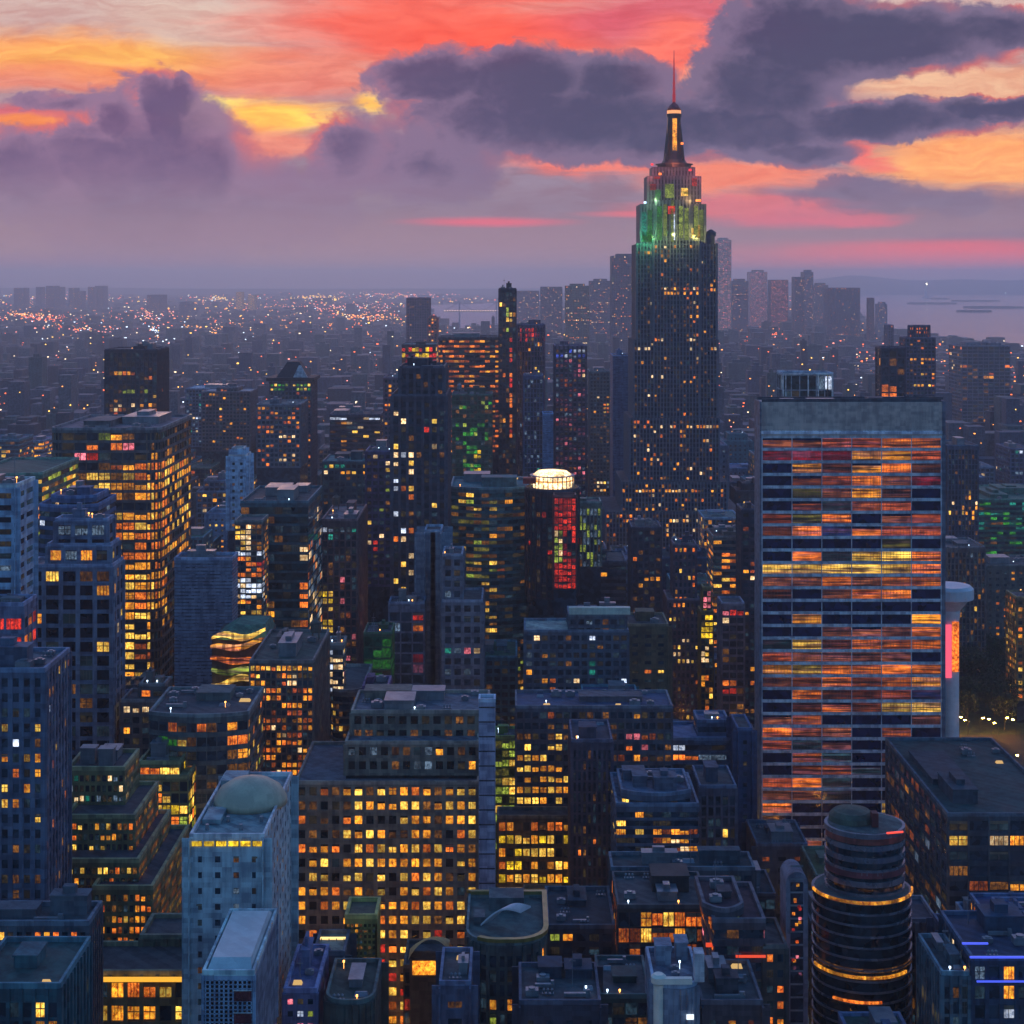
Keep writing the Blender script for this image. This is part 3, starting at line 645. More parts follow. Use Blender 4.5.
b('concrete_tower', 'pale blue-grey tower under a broad flat roof with beige dome and yellow clerestory', 190, 264, 838, 400, 50, 1024, 'plain', (.33, .37, .38), p=0, pal=SPARSE, zones=[ (196, 250, 855, 872, .25, [('amber', 2), ('pink', 1)]), (204, 214, 872, 940, .45, [('amber', 1), ('pink', 1), ('cool', 2)]), (232, 242, 872, 940, .5, [('amber', 1), ('cool', 2)]), (214, 232, 870, 925, .15, [('lime', 1), ('cool', 2)])],
  over=dict(fh=3.9, bw=4.8, sp=2.4, pw=3.2, ps=.05, pp=.09, cap=.6), roof=(.17, .24, .25), kit=0, short='the pale tower with the beige dome', seed=3, facemul=.0)
b('annex_block', 'lower pale annex with white metal roof and two maroon recesses', 203, 254, 975, 350, 34, 1024, 'lattice', (.24, .28, .36), p=0, gl=(.14, .17, .24), over=dict(fh=.9, bw=1.0, sp=.62, pw=.6, ps=.05, pp=.05, cap=1), fnt=0, roof=(.42, .50, .52), kit=0, short='the white-roofed annex')
b('low_block', 'purple-roofed low block with a few tiny coloured windows beside the pale tower', 285, 316, 992, 400, 26, 1024, 'grid', (.11, .11, .19), p=.55, pal=[('pink', 2), ('gold', 1), ('white', 1), ('orange', 1), ('lime', 1)], roof=(.13, .13, .24), over=dict(fh=3, bw=2.5, sp=1.6), short='the purple roof')
dk, cx_, rc = b('deck_block', 'low dark block whose roof deck is flooded with white and orange lamps', 314, 344, 955, 425, 14, 1000, 'plain', (.05, .05, .06), p=.2, pal=FIRE, kit=0, roof=(.35, .3, .22), short='the floodlit roof deck')
b('lattice_slab', 'narrow golden lattice slab rising before the big lit office', 346, 376, 918, 440, 12, 1024, 'lattice', (.26, .19, .05), p=.3, pal=[('dim', 5), ('amber', 1)], over=dict(fh=1.5, bw=1.1, sp=.55, pw=.4, ps=.25, pp=.25), gl=(.05, .035, .012), roof=(.10, .09, .06), kit=0, short='the golden lattice slab')
b('low_block', 'dark green block with a smooth rounded roof at the bottom edge', 325, 373, 1004, 395, 24, 1024, 'plain', (.04, .055, .05), p=.02, shape='corner', roof=(.05, .07, .06), kit=1, short='the rounded green roof')
b('big_office', 'broad brown office building filled with rows of square gold windows', 296, 478, 784, 540, 46, 1024, 'grid', (.15, .11, .085), (.17, .125, .095), p=.62, pal=[('gold', 5), ('amber', 6), ('orange', 2), ('dim', 3), ('pale', 1)],
  tiers=[(346, 478, 744, 6, 44), (352, 488, 713, 16, 43)], zones=[(296, 345, 785, 850, .6, [('dim', 3), ('amber', 2), ('orange', 2)]), (345, 480, 786, 930, .93, [('gold', 6), ('amber', 5), ('orange', 1), ('dim', 1)]), (345, 480, 748, 784, .4, [('dim', 2), ('cool', 2), ('amber', 1)]), (350, 490, 700, 745, .10, [('cool', 2), ('dim', 1)]), (296, 345, 890, 925, .9, [('orange', 1), ('amber', 2)]), (375, 445, 930, 1024, .85, [('amber', 3), ('orange', 2), ('gold', 3), ('red', 1)])],
  over=dict(fh=4.75, bw=3.75, sp=2.0, pw=1.35, ps=.25, pp=.4, cap=1.0), clust=.12, gl=(.014, .014, .016), roof=(.11, .13, .16), short='the big gold-windowed office', kit=3)
b('pier_tower', 'bare grey pier tower clamped to the end of the big gold-windowed office', 479, 495, 702, 532, 6, 905, 'louvre', (.24, .23, .30), p=0, kit=0, over=dict(fh=4.8, sp=4.3, ps=.1), gl=(.03, .03, .04), short='the grey pier')
b('oval_hall', 'dark round-cornered building with dull golden rim and white swept canopy on top', 466, 546, 945, 440, 34, 1024, 'fins', (.06, .08, .075), p=.3, pal=[('amber', 2), ('orange', 2), ('lime', 1)], shape='corner', bulge=5, roof=(.06, .10, .10), kit=0, short='the gold-rimmed oval building')
b('low_block', 'dark block with red and gold shopfronts behind the shell canopy', 404, 446, 968, 480, 18, 1024, 'thin', (.06, .05, .04), p=.5, pal=[('red', 2), ('gold', 2), ('orange', 3)], kit=0, short='the red shopfront block', over=dict(fh=4, bw=2.6))
b('low_block', 'small slate block with bluish roof plant between oval building and gold windows', 440, 470, 985, 400, 20, 1024, 'plain', (.06, .07, .11), p=.05, kit=3, short='the slate plant-roof block')
b('lit_office', 'office with blazing yellow lower floors and cluttered blue rooftop', 516, 672, 708, 640, 24, 850, 'grid', (.075, .07, .085), p=.12, pal=DIMP + [('cool', 1)],
  zones=[(516, 574, 728, 738, .6, [('gold', 1), ('dim', 2)]), (518, 572, 738, 822, .8, [('amber', 3), ('gold', 4)]), (622, 646, 726, 752, .8, [('lime', 1), ('pink', 2), ('orange', 1)]), (590, 625, 712, 735, .3, DIMP)], over=dict(fh=4.2, bw=3.1, sp=1.7, pw=.7), roof=(.05, .075, .14), kit=3, short='the blazing yellow office', clust=.3)
b('lit_office', 'gold-lit wing with wide bright floors stepping out below the blue rooftop', 498, 571, 818, 626, 10, 892, 'grid', (.09, .07, .05), p=.8, pal=[('gold', 5), ('amber', 4), ('yellow', 2), ('orange', 1)], zones=[(500, 571, 819, 828, .7, [('orange', 2), ('amber', 2)])], over=dict(fh=5.0, bw=3.1, sp=1.7, pw=.7), clust=.15, kit=0, short='the wide gold floors')
b('narrow_block', 'added yellow-green block standing in for glowing trees between grey pier and blazing office', 495, 516, 738, 672, 14, 822, 'thin', (.16, .20, .05), p=.8, pal=[('lime', 4), ('khaki', 3), ('gold', 2)], gl=(.08, .12, .03), gain=1.1, kit=1, short='the yellow-green block', near=True)  # block added for the glow of trees; yellow-green light is in its colours
b('street_glow_block', 'added low glowing block for the orange street glow below the wide gold floors', 524, 562, 903, 556, 14, 940, 'thin', (.10, .06, .03), p=1, pal=[('orange', 2), ('amber', 3), ('gold', 1)], over=dict(fh=4, bw=2.4, sp=.4, pw=.2), kit=0, short='the fiery pavilion', gain=1.2, roof=(.5, .25, .08))  # block added for the warm street glow; roof glow put into its colour
b('ribbed_slab', 'tall unlit ribbed slab in near-black violet', 572, 612, 742, 590, 26, 940, 'fins', (.05, .045, .07), p=.025, pal=[('amber', 1), ('orange', 1)], over=dict(bw=1.9, pw=.9), kit=1, short='the unlit ribbed slab', roof=(.04, .045, .07))
b('banded_office', 'dark office with stacked silver roof bands and a few yellow windows', 617, 698, 806, 552, 34, 858, 'bands', (.07, .08, .11), p=.07, pal=GOLDEN, tiers=[(622, 690, 792, 5, 28, 'bow')], zones=[(619, 646, 824, 836, .95, [('gold', 1), ('amber', 1)]), (656, 694, 826, 852, .7, [('rust', 2), ('pale', 1), ('amber', 2)])], over=dict(fh=2.9, bw=2.9, sp=1.0, ps=.3), roof=(.10, .13, .19), short='the silver-banded office', kit=3)
b('flat_roof_block', 'wide low block of plain dark teal stone with orange windows under its roof edge', 612, 754, 870, 500, 13, 905, 'grid', (.035, .055, .07), p=.06, pal=FIRE, zones=[(617, 690, 874, 908, .55, [('rust', 2), ('orange', 2), ('red', 1)])], roof=(.018, .045, .055), kit=1, short='the plain teal stone block')
b('glass_hall', 'glazed hall glowing orange behind a dark mullion grid', 618, 708, 908, 468, 26, 965, 'thin', (.03, .028, .03), p=.5, pal=[('orange', 5), ('rust', 3), ('amber', 3)], zones=[(630, 700, 912, 948, .95, [('orange', 5), ('rust', 2), ('amber', 3), ('gold', 1)])], over=dict(fh=4.6, bw=3.4, sp=.5, pw=.3), kit=1, short='the orange glass hall', clust=.2)
b('terrace_block', 'tiered terrace block edged with orange light strips', 714, 764, 922, 436, 26, 1000, 'bands', (.05, .04, .05), p=.25, pal=[('rust', 2), ('orange', 2), ('pink', 1), ('lime', 1)], tiers=[(704, 742, 906, 5, 24, 'bow')], roof=(.05, .025, .04), over=dict(fh=4.4, bw=3, sp=2), short='the orange-strip terraces')
b('narrow_block', 'narrow dark block with a ladder of amber windows', 764, 786, 948, 436, 18, 1024, 'grid', (.06, .05, .045), p=.7, pal=[('amber', 2), ('orange', 3)], over=dict(fh=4.2, bw=2.9, sp=2.1, pw=1.2), kit=0, short='the amber ladder block')
b('mid_block', 'dark navy block with a handful of green and yellow windows', 548, 614, 928, 478, 30, 1024, 'grid', (.02, .035, .05), p=.07, pal=[('lime', 2), ('gold', 2), ('amber', 1)], roof=(.02, .035, .05), short='the green-speckled navy block', zones=[(548, 575, 930, 950, .45, [('lime', 2), ('amber', 2)])])
b('low_block', 'low black block with blue-lit rooftop plant along the bottom edge', 520, 600, 1004, 402, 22, 1024, 'plain', (.02, .03, .05), p=.05, pal=COOLP, kit=3, short='the blue-plant roof')
b('low_block', 'low dark green block with railing between navy block and white-fronted annex', 600, 650, 998, 420, 24, 1024, 'thin', (.02, .045, .045), p=.05, pal=[('teal', 1), ('lime', 1)], kit=2, short='the railed dark roof')
b('annex_block', 'grey annex with cream-white rounded front edge and one bright sign', 654, 700, 988, 400, 22, 1024, 'plain', (.16, .17, .21), p=.03, pal=[('white', 1)], shape='corner', roof=(.13, .15, .2), kit=1, short='the cream-edged annex')
b('low_block', 'brown-black low block with hanging lamps beside the amber ladder block', 702, 762, 1004, 405, 24, 1024, 'plain', (.05, .04, .05), p=.10, pal=[('rust', 2), ('amber', 1)], kit=2, short='the brown-black roof')
# ------------------------------------------------------------------ foreground, east side
b('pinstripe_block', 'brown block of tall vertical fins behind the banded drum', 903, 937, 922, 480, 18, 1024, 'fins', (.10, .08, .09), p=.02, pal=FIRE, over=dict(bw=2.2, pw=1.2, pp=.8), roof=(.04, .04, .06), kit=0, short='the brown fin block')
b('flat_roof_block', 'low wide building with big bare teal roof and patchy yellow windows', 948, 1070, 816, 560, 92, 928, 'grid', (.03, .045, .06), (.05, .06, .07), p=.16, pal=[('dim', 3), ('amber', 2), ('cool', 2), ('lime', 1), ('rust', 2)], zones=[(950, 972, 828, 842, 1, [('gold', 1), ('amber', 1)]), (995, 1024, 835, 848, .8, [('pale', 1), ('amber', 1)]), (995, 1024, 860, 890, .5, GOLDEN)], over=dict(fh=5.2, bw=7.4, sp=1.9, pw=.7), roof=(.025, .06, .065), kit=1, short='the bare teal roof')
b('ledge_block', 'dark block with a smooth pale ledge along its roof edge', 942, 1060, 930, 455, 9, 965, 'plain', (.06, .07, .11), p=.05, pal=FIRE, roof=(.05, .07, .10), kit=0, short='the pale-ledge block')
b('led_block', 'blue-trimmed block with bright corner windows under neon blue eaves', 972, 1060, 960, 420, 30, 1024, 'grid', (.02, .045, .08), p=.1, pal=COOLP, zones=[(975, 992, 965, 980, .8, [('pale', 1), ('cool', 1)]), (996, 1024, 965, 988, .9, [('gold', 2), ('amber', 1)])], over=dict(fh=5, bw=4), roof=(.03, .05, .10), kit=2, short='the neon-blue eaves')
b('low_block', 'slim teal-glass block tucked beneath the pale ledge', 942, 969, 975, 420, 24, 1024, 'fins', (.06, .10, .12), p=.05, kit=1, short='the slim teal block')
b('low_block', 'dark low-rise at the foot of the striped slab with one yellow-lit gable', 757, 807, 846, 600, 26, 880, 'plain', (.04, .05, .07), p=.15, pal=[('rust', 1), ('amber', 1)], kit=3, short='the low-rise by the slab foot', zones=[(800, 812, 848, 860, 1, [('yellow', 1)])])
b('blue_slab', 'slim plain navy slab standing before the striped slab', 738, 752, 730, 640, 20, 860, 'plain', (.03, .05, .10), p=.02, kit=0, near=False, short='the slim navy slab')
b('mid_block', 'dim slate block with vertical pilasters left of the slim navy slab', 700, 736, 788, 585, 24, 862, 'fins', (.05, .06, .09), p=.03, kit=1, short='the pilastered slate block')
# ------------------------------------------------------------------ middle distance, west
b('plum_tower', 'reddish tower with grey banded crown and pale lights up its edge', 322, 357, 521, 820, 54, 645, 'fins', (.11, .065, .07), p=.14, pal=[('rust', 3), ('pink', 1), ('pale', 1), ('dim', 2)], zones=[(355, 370, 560, 640, .5, [('pink', 1), ('orange', 2), ('pale', 2)]), (322, 357, 524, 548, .25, COOLP), (322, 334, 585, 630, .85, [('gold', 1), ('yellow', 1)])], over=dict(fh=3.6, bw=2.8), short='the reddish edge-lit tower', roof=(.14, .17, .2), near=True)
b('curved_podium', 'rounded brown podium with white speckled shaft at its corner', 330, 362, 692, 668, 44, 712, 'bands', (.12, .10, .09), p=.25, pal=[('dim', 1), ('gold', 1)], shape='corner', bulge=5, tiers=[(328, 343, 645, 2, 14)], zones=[(328, 344, 645, 690, .9, [('pale', 3), ('pink', 1), ('white', 1)])], over=dict(fh=3, bw=2, sp=.9), short='the white speckled shaft', kit=1)
b('magenta_shop', 'small shop block glowing magenta', 363, 388, 688, 655, 16, 712, 'grid', (.12, .05, .10), p=.9, pal=[('crimson', 2), ('plum', 3), ('pink', 1)], kit=1, short='the magenta shop')
b('green_wall_block', 'block with a green-lit planted wall', 364, 391, 634, 720, 20, 690, 'thin', (.02, .06, .03), p=.85, pal=[('green', 1)], gl=(.01, .05, .03), over=dict(fh=5, bw=4), gain=.35, kit=1, short='the green planted wall', near=False)
b('twin_shaft_tower', 'black tower of vertical shafts dotted with hard white windows', 392, 446, 396, 850, 46, 700, 'fins', (.028, .034, .05), (.05, .055, .075), p=.05, pal=[('pale', 3), ('white', 1), ('red', 1), ('gold', 2)], tiers=[(400, 444, 368, 6, 40)], zones=[(394, 413, 400, 630, .45, [('pale', 5), ('white', 2), ('orange', 1), ('gold', 2)]), (428, 436, 400, 600, .25, [('pale', 1), ('gold', 1)]), (412, 444, 396, 402, .9, [('pale', 2), ('white', 1), ('red', 1)])], over=dict(fh=4.4, bw=4.2, pw=1.5, pp=1.0, sp=1.6), roof=(.04, .07, .09), near=True, short='the black shaft tower', seed=11)
b('grey_fin', 'bare grey fin tower with one dark slot', 425, 441, 532, 800, 18, 705, 'plain', (.16, .18, .22), p=.0, kit=0, over=dict(bw=9, pw=8.2, fh=12, sp=8), short='the bare grey fin', near=True)
b('red_panel_tower', 'slim slate tower with glowing red panels stacked down its face', 389, 424, 604, 780, 14, 700, 'plain', (.085, .10, .14), p=.02, zones=[(408, 424, 608, 644, .95, [('red', 3), ('orange', 1)]), (408, 424, 644, 695, .8, [('plum', 2), ('crimson', 1)])], over=dict(fh=5, bw=5.6, sp=.9, pw=.7), short='the red-panel tower', near=True, pal=COOLP)
b('grey_grid_block', 'dim grey block carrying two small pink-lit signs', 443, 482, 602, 770, 30, 705, 'grid', (.13, .13, .16), p=.04, pal=COOLP, zones=[(460, 476, 640, 652, .6, [('pink', 1), ('plum', 1)])], tiers=[(443, 462, 556, 2, 24)], over=dict(fh=5, bw=5, sp=2, pw=1.6), short='the pink-sign block', near=True)
b('gold_band_tower', 'greenish glass tower wrapped in broken gold bands, bowed front', 451, 528, 488, 900, 44, 660, 'bands', (.05, .12, .13), p=.72, pal=[('gold', 3), ('khaki', 5), ('dim', 4), ('amber', 1), ('lime', 1)], shape='bow', bulge=8, zones=[(500, 530, 480, 660, .12, DIMP), (451, 480, 580, 660, .1, DIMP)], over=dict(fh=3.7, bw=4.2, sp=1.5), gl=(.02, .07, .08), roof=(.02, .16, .18), near=True, short='the gold-banded glass tower', seed=5)
b('dark_drum', 'black drum tower crowned with a brilliant white lit cap', 526, 580, 492, 870, 30, 570, 'fins', (.025, .022, .035), p=.02, pal=[('red', 1)], shape='round', kit=0, near=True, short='the white-capped drum', roof=(.03, .03, .04))
b('screen_tower', 'slim tower whose front is a red and pale green light screen', 554, 576, 497, 850, 10, 562, 'fins', (.12, .03, .03), p=1, pal=[('red', 1)], zones=[(554, 576, 497, 528, 1, [('red', 1)]), (554, 565, 528, 562, .95, [('lime', 2), ('pale', 1)]), (565, 576, 528, 562, .7, [('red', 1), ('crimson', 1)])], over=dict(fh=3.4, bw=2.2, sp=.3, pw=.5, cap=.6), kit=0, near=True, clust=0, short='the red light screen')
b('pale_screen_block', 'small block with a pale green striped light front', 579, 601, 503, 890, 18, 540, 'fins', (.12, .14, .12), p=.9, pal=[('lime', 2), ('cool', 2)], over=dict(fh=4, bw=2, sp=.2, pw=.7), gain=.8, near=False, short='the pale green light front', kit=1)
b('orange_striped_tower', 'dark slab ruled with thin orange floor lines beside the golden-striped needle', 438, 506, 338, 1500, 46, 425, 'bands', (.05, .04, .05), p=.62, pal=[('orange', 5), ('rust', 4), ('amber', 2)], shape='corner', bulge=5, over=dict(fh=4.6, bw=5, sp=2.4), clust=.3, gl=(.02, .02, .03), short='the orange-ruled slab', kit=1, roof=(.05, .05, .06))
b('green_base_block', 'dark block with a deep green glass top below the orange-ruled slab', 452, 492, 395, 1380, 40, 470, 'thin', (.02, .06, .045), p=.06, pal=[('green', 1), ('lime', 1)], gl=(.01, .05, .03), short='the deep green block', zones=[(462, 480, 420, 470, .5, [('green', 2), ('lime', 1), ('yellow', 1)])])
b('needle_tower', 'thin black needle tower with a red light seam', 499, 516, 289, 1450, 16, 480, 'fins', (.02, .025, .04), p=.02, pal=FIRE, zones=[(508, 513, 336, 440, 1, [('red', 2), ('orange', 1)]), (506, 514, 306, 334, .7, [('lime', 1), ('gold', 1)])], over=dict(bw=3.2, fh=4.5), kit=1, short='the red-seamed needle')
b('arched_tower', 'hazy mauve tower with red arched crown beside the needle tower', 517, 545, 325, 1540, 30, 460, 'fins', (.10, .07, .11), p=.06, pal=SPARSE, zones=[(520, 545, 325, 340, .5, [('red', 1), ('crimson', 1)])], over=dict(fh=4.5, bw=3.5), shape='round', short='the red-crowned mauve tower')
b('pink_striped_tower', 'tower striped pink and grey under a blue-white lit crown', 555, 586, 346, 1400, 30, 470, 'fins', (.13, .10, .14), (.05, .05, .075), p=.6, pal=[('plum', 4), ('pink', 1), ('rust', 1), ('cool', 2)], zones=[(555, 586, 346, 357, 1, [('white', 3), ('blue', 2), ('cool', 3)]), (576, 586, 365, 380, .9, [('pink', 2), ('pale', 1)])], over=dict(fh=4.2, bw=4, sp=1.5, pw=1.5), gain=.8, short='the pink-striped tower', kit=1)
b('mid_block', 'plain steel-blue slab standing before the pink-striped tower', 543, 553, 414, 1340, 20, 470, 'louvre', (.10, .16, .26), p=0, gl=(.08, .12, .2), kit=0, short='the steel-blue slab')
b('mid_block', 'deep blue mid-rise with dark cap near the pink-striped tower', 524, 543, 376, 1360, 26, 470, 'fins', (.05, .07, .13), p=.06, pal=COOLP, short='the deep blue mid-rise')
b('mid_block', 'grey-green hazy block with slanted edge left of the spire tower', 590, 616, 372, 1700, 40, 520, 'grid', (.07, .085, .09), p=.10, pal=SPARSE, zones=[(603, 612, 395, 420, .6, FIRE)], short='the grey-green block')
b('mid_block', 'smooth blue block pressed against the spire tower flank', 613, 632, 356, 1480, 40, 500, 'louvre', (.08, .12, .2), p=0, gl=(.06, .09, .16), kit=1, short='the smooth blue block')
b('hat_tower', 'broad tower wearing a dark hat-shaped roof over a green-lit band', 270, 311, 382, 1500, 44, 460, 'grid', (.05, .06, .085), p=.12, pal=ROSY, zones=[(270, 311, 384, 392, .9, [('lime', 1), ('green', 2), ('gold', 1)])], kit=0, short='the hat-roofed tower')
b('white_roof_block', 'slate block with a glaring white roof edge', 186, 236, 389, 1900, 60, 420, 'grid', (.07, .09, .13), p=.12, pal=COOLP, kit=2, short='the white-edged roof', roof=(.5, .55, .6))
b('brown_block', 'brown-grey block joined to dark teal glass beside the white-edged roof', 202, 250, 392, 1750, 50, 425, 'grid', (.09, .075, .085), p=.08, pal=FIRE, tiers=[(217, 237, 388, 6, 40)], roof=(.3, .33, .36), short='the brown and teal pair', gl=(.02, .04, .05))
b('sculpted_tower', 'small chalk-white sculpted tower', 229, 246, 456, 1000, 18, 505, 'plain', (.40, .46, .54), p=.06, pal=[('dim', 1)], tiers=[(232, 243, 449, 3, 14)], kit=0, short='the chalk-white tower', near=False)
b('teal_top_block', 'dark block with a flat turquoise roof edge and neat yellow rows below', 323, 368, 462, 1050, 40, 520, 'grid', (.025, .05, .06), p=.06, pal=SPARSE, roof=(.04, .22, .22), zones=[(323, 368, 462, 468, .8, [('gold', 1), ('teal', 2)])], short='the turquoise-edged block')
b('indigo_block', 'indigo mid-rise lit by yellow and red specks', 366, 391, 452, 960, 26, 560, 'grid', (.04, .045, .10), p=.16, pal=[('gold', 2), ('red', 2), ('pale', 2), ('lime', 1)], short='the indigo mid-rise', near=False)
b('striped_slab', 'far purple-brown block with gold windows up one corner', 384, 408, 378, 1350, 40, 450, 'grid', (.08, .055, .08), p=.16, pal=ROSY, short='the purple-brown block')
b('yellow_sign_block', 'block wearing a yellow and red curved sign band', 402, 436, 345, 1600, 40, 365, 'bands', (.06, .05, .05), p=.9, pal=[('yellow', 4), ('red', 2), ('gold', 1)], shape='bow', kit=1, roof=(.25, .32, .3), short='the yellow sign band', over=dict(fh=6, bw=5))
b('low_block', 'long low block with row of warm lamps on its pale terrace', 257, 300, 405, 1350, 50, 440, 'grid', (.08, .09, .11), p=.25, pal=ROSY, roof=(.10, .15, .15), short='the lamp terrace')
b('row_block', 'dark quay-like block traced by a chain of white lamps', 330, 380, 415, 1420, 50, 450, 'bands', (.04, .05, .075), p=.08, pal=SPARSE, zones=[(330, 380, 415, 421, .9, [('pale', 1), ('white', 1)])], short='the white lamp chain')
# ------------------------------------------------------------------ middle distance, centre and east
b('glass_block', 'slate block lit by tall teal light columns under a long pale roof strip', 525, 628, 632, 760, 26, 700, 'grid', (.07, .085, .11), p=.10, pal=COOLP + [('amber', 2)], tiers=[(569, 626, 616, 4, 22)], zones=[(588, 600, 636, 690, .75, [('teal', 4), ('white', 1), ('green', 1)]), (525, 536, 640, 665, .5, COOLP), (548, 558, 680, 690, 1, [('orange', 1)]), (603, 612, 655, 690, .2, [('green', 1)])], over=dict(fh=4, bw=3.6), roof=(.38, .42, .36), short='the teal-lit glass block', near=True, kit=1)
b('brown_block', 'brown brick block with one glaring amber window low down', 628, 668, 626, 770, 26, 690, 'plain', (.13, .085, .05), p=.03, pal=[('rust', 1), ('orange', 1)], zones=[(652, 663, 664, 682, 1, [('gold', 1)]), (640, 646, 630, 642, .6, [('orange', 1)])], short='the amber-window brick block', near=True)
b('mid_block', 'dark block crossed by a small gold scaffold of lights', 560, 626, 562, 915, 34, 612, 'bands', (.045, .055, .075), p=.05, pal=SPARSE, zones=[(584, 600, 562, 578, .9, [('gold', 1), ('lime', 1)]), (582, 598, 590, 598, .9, [('pale', 1)])], tiers=[(572, 606, 550, 4, 28)], short='the gold scaffold block')
b('mid_block', 'dark navy mid-rise with two rows of small orange windows', 632, 661, 528, 960, 26, 620, 'grid', (.03, .04, .06), p=.05, pal=FIRE, zones=[(638, 660, 578, 592, .7, [('amber', 1), ('pale', 1)])], short='the two-row navy mid-rise')
b('crown_lit_tower', 'plum-brown tower with a fiery orange crown of lights', 668, 699, 600, 880, 24, 740, 'grid', (.075, .055, .075), p=.08, pal=FIRE, tiers=[(674, 696, 545, 5, 20)], zones=[(668, 700, 592, 602, .95, [('orange', 1), ('amber', 1)]), (668, 699, 616, 624, .6, [('gold', 1)]), (668, 699, 640, 668, .4, [('gold', 1), ('pale', 1)])], over=dict(fh=3.8, bw=2.5), short='the fiery-crowned tower')
b('lantern_tower', 'slender tower ending in a yellow lantern with rosy finial', 701, 713, 612, 860, 12, 690, 'grid', (.10, .08, .03), p=.3, pal=GOLDEN, tiers=[(703, 711, 588, 2, 10)], zones=[(701, 713, 608, 636, 1, [('yellow', 1)]), (701, 713, 585, 608, .9, [('pink', 2), ('gold', 1)]), (701, 713, 636, 665, .5, [('gold', 1), ('pale', 1)])], over=dict(fh=3.2, bw=2, sp=.6, pw=.3), kit=0, short='the yellow lantern tower')
b('red_crown_tower', 'grey panelled tower with a red-lit parapet and orange waist', 722, 744, 604, 830, 16, 725, 'fins', (.13, .12, .15), p=.03, pal=[('pale', 1)], zones=[(720, 746, 603, 613, 1, [('red', 2), ('pink', 1)]), (719, 737, 683, 692, 1, [('orange', 2), ('red', 1)])], over=dict(fh=4, bw=3.6, sp=1.2, pw=.5), kit=0, short='the red-parapet tower')
b('mid_block', 'low block with violet rooftop cabins and one white screen', 672, 738, 740, 660, 24, 795, 'bands', (.05, .07, .11), p=.14, pal=[('cool', 2), ('red', 1), ('orange', 2), ('blue', 1)], zones=[(673, 682, 742, 752, 1, [('white', 1)]), (676, 700, 730, 742, .8, [('orange', 1), ('red', 1)])], tiers=[(698, 728, 722, 6, 20)], roof=(.12, .15, .26), short='the violet rooftop cabins', kit=3)
b('mid_block', 'black mid-rise squeezed behind the striped slab with rosy dots', 742, 757, 510, 905, 20, 740, 'grid', (.03, .035, .055), p=.12, pal=ROSY, short='the rosy-dotted black mid-rise')
b('frame_penthouse', 'flat block topped by a white-framed glass penthouse behind the striped slab', 783, 833, 374, 1000, 22, 402, 'thin', (.22, .23, .26), p=.06, pal=COOLP, over=dict(fh=9, bw=5.5, sp=.6, pw=.6), kit=0, short='the white-framed penthouse', gl=(.015, .03, .035))
b('frame_tower', 'dark open-frame tower with a flame-orange light at its foot', 881, 905, 348, 1300, 18, 402, 'thin', (.03, .035, .055), p=.03, pal=FIRE, zones=[(884, 896, 388, 400, .9, [('orange', 1)])], over=dict(bw=6, fh=7, pw=1, sp=1), kit=0, short='the open-frame tower')
b('domed_tower', 'dark stepped tower with orange lights round a domed top', 906, 935, 338, 1700, 26, 402, 'grid', (.05, .055, .09), p=.07, pal=FIRE, tiers=[(910, 932, 326, 5, 22, 'round')], zones=[(908, 934, 326, 336, .6, [('orange', 1)])], short='the domed stepped tower', kit=0)
b('mid_block', 'grey-brown apartment block overlooking the dark park', 947, 985, 548, 1060, 40, 640, 'fins', (.09, .085, .09), p=.03, pal=SPARSE, short='the grey-brown park block')
b('mid_block', 'wide olive-grey block with small terrace lights above the dark park', 986, 1040, 566, 1120, 40, 632, 'plain', (.085, .08, .075), p=.1, pal=ROSY, zones=[(995, 1024, 615, 632, .4, ROSY)], short='the olive park block')
b('mid_block', 'tall block with yellow-lit edge cut off by the picture side, beside the park', 1017, 1060, 598, 950, 20, 672, 'grid', (.12, .10, .05), p=.7, pal=GOLDEN, short='the yellow-edged block')
b('green_roof_block', 'long low hall with ribbed green-lit roof near the picture edge', 978, 1060, 500, 1300, 90, 545, 'bands', (.04, .12, .09), p=.25, pal=[('teal', 2), ('green', 1)], roof=(.03, .14, .10), kit=2, short='the ribbed green roof')
b('pale_oval_block', 'low block with a small bright oval roof', 957, 986, 478, 1480, 50, 500, 'plain', (.06, .08, .12), p=.06, kit=1, roof=(.45, .5, .55), short='the bright oval roof', tiers=[(962, 976, 474, 6, 40, 'round')])
b('mid_block', 'slate-blue fluted block hugging the striped slab on its far side', 948, 978, 446, 1250, 40, 540, 'fins', (.05, .065, .10), p=.05, pal=SPARSE, short='the fluted slate block')
b('haze_block', 'pale grey hazy block standing above the shoreline roofs', 962, 1010, 346, 2700, 80, 395, 'grid', (.12, .12, .15), p=.05, pal=ROSY, over=dict(fh=6, bw=9), short='the hazy shoreline block')

# ------------------------------------------------------------------ special features on some of them
def find(short):
    for f in FOOT:
        if f[9] == short: return f
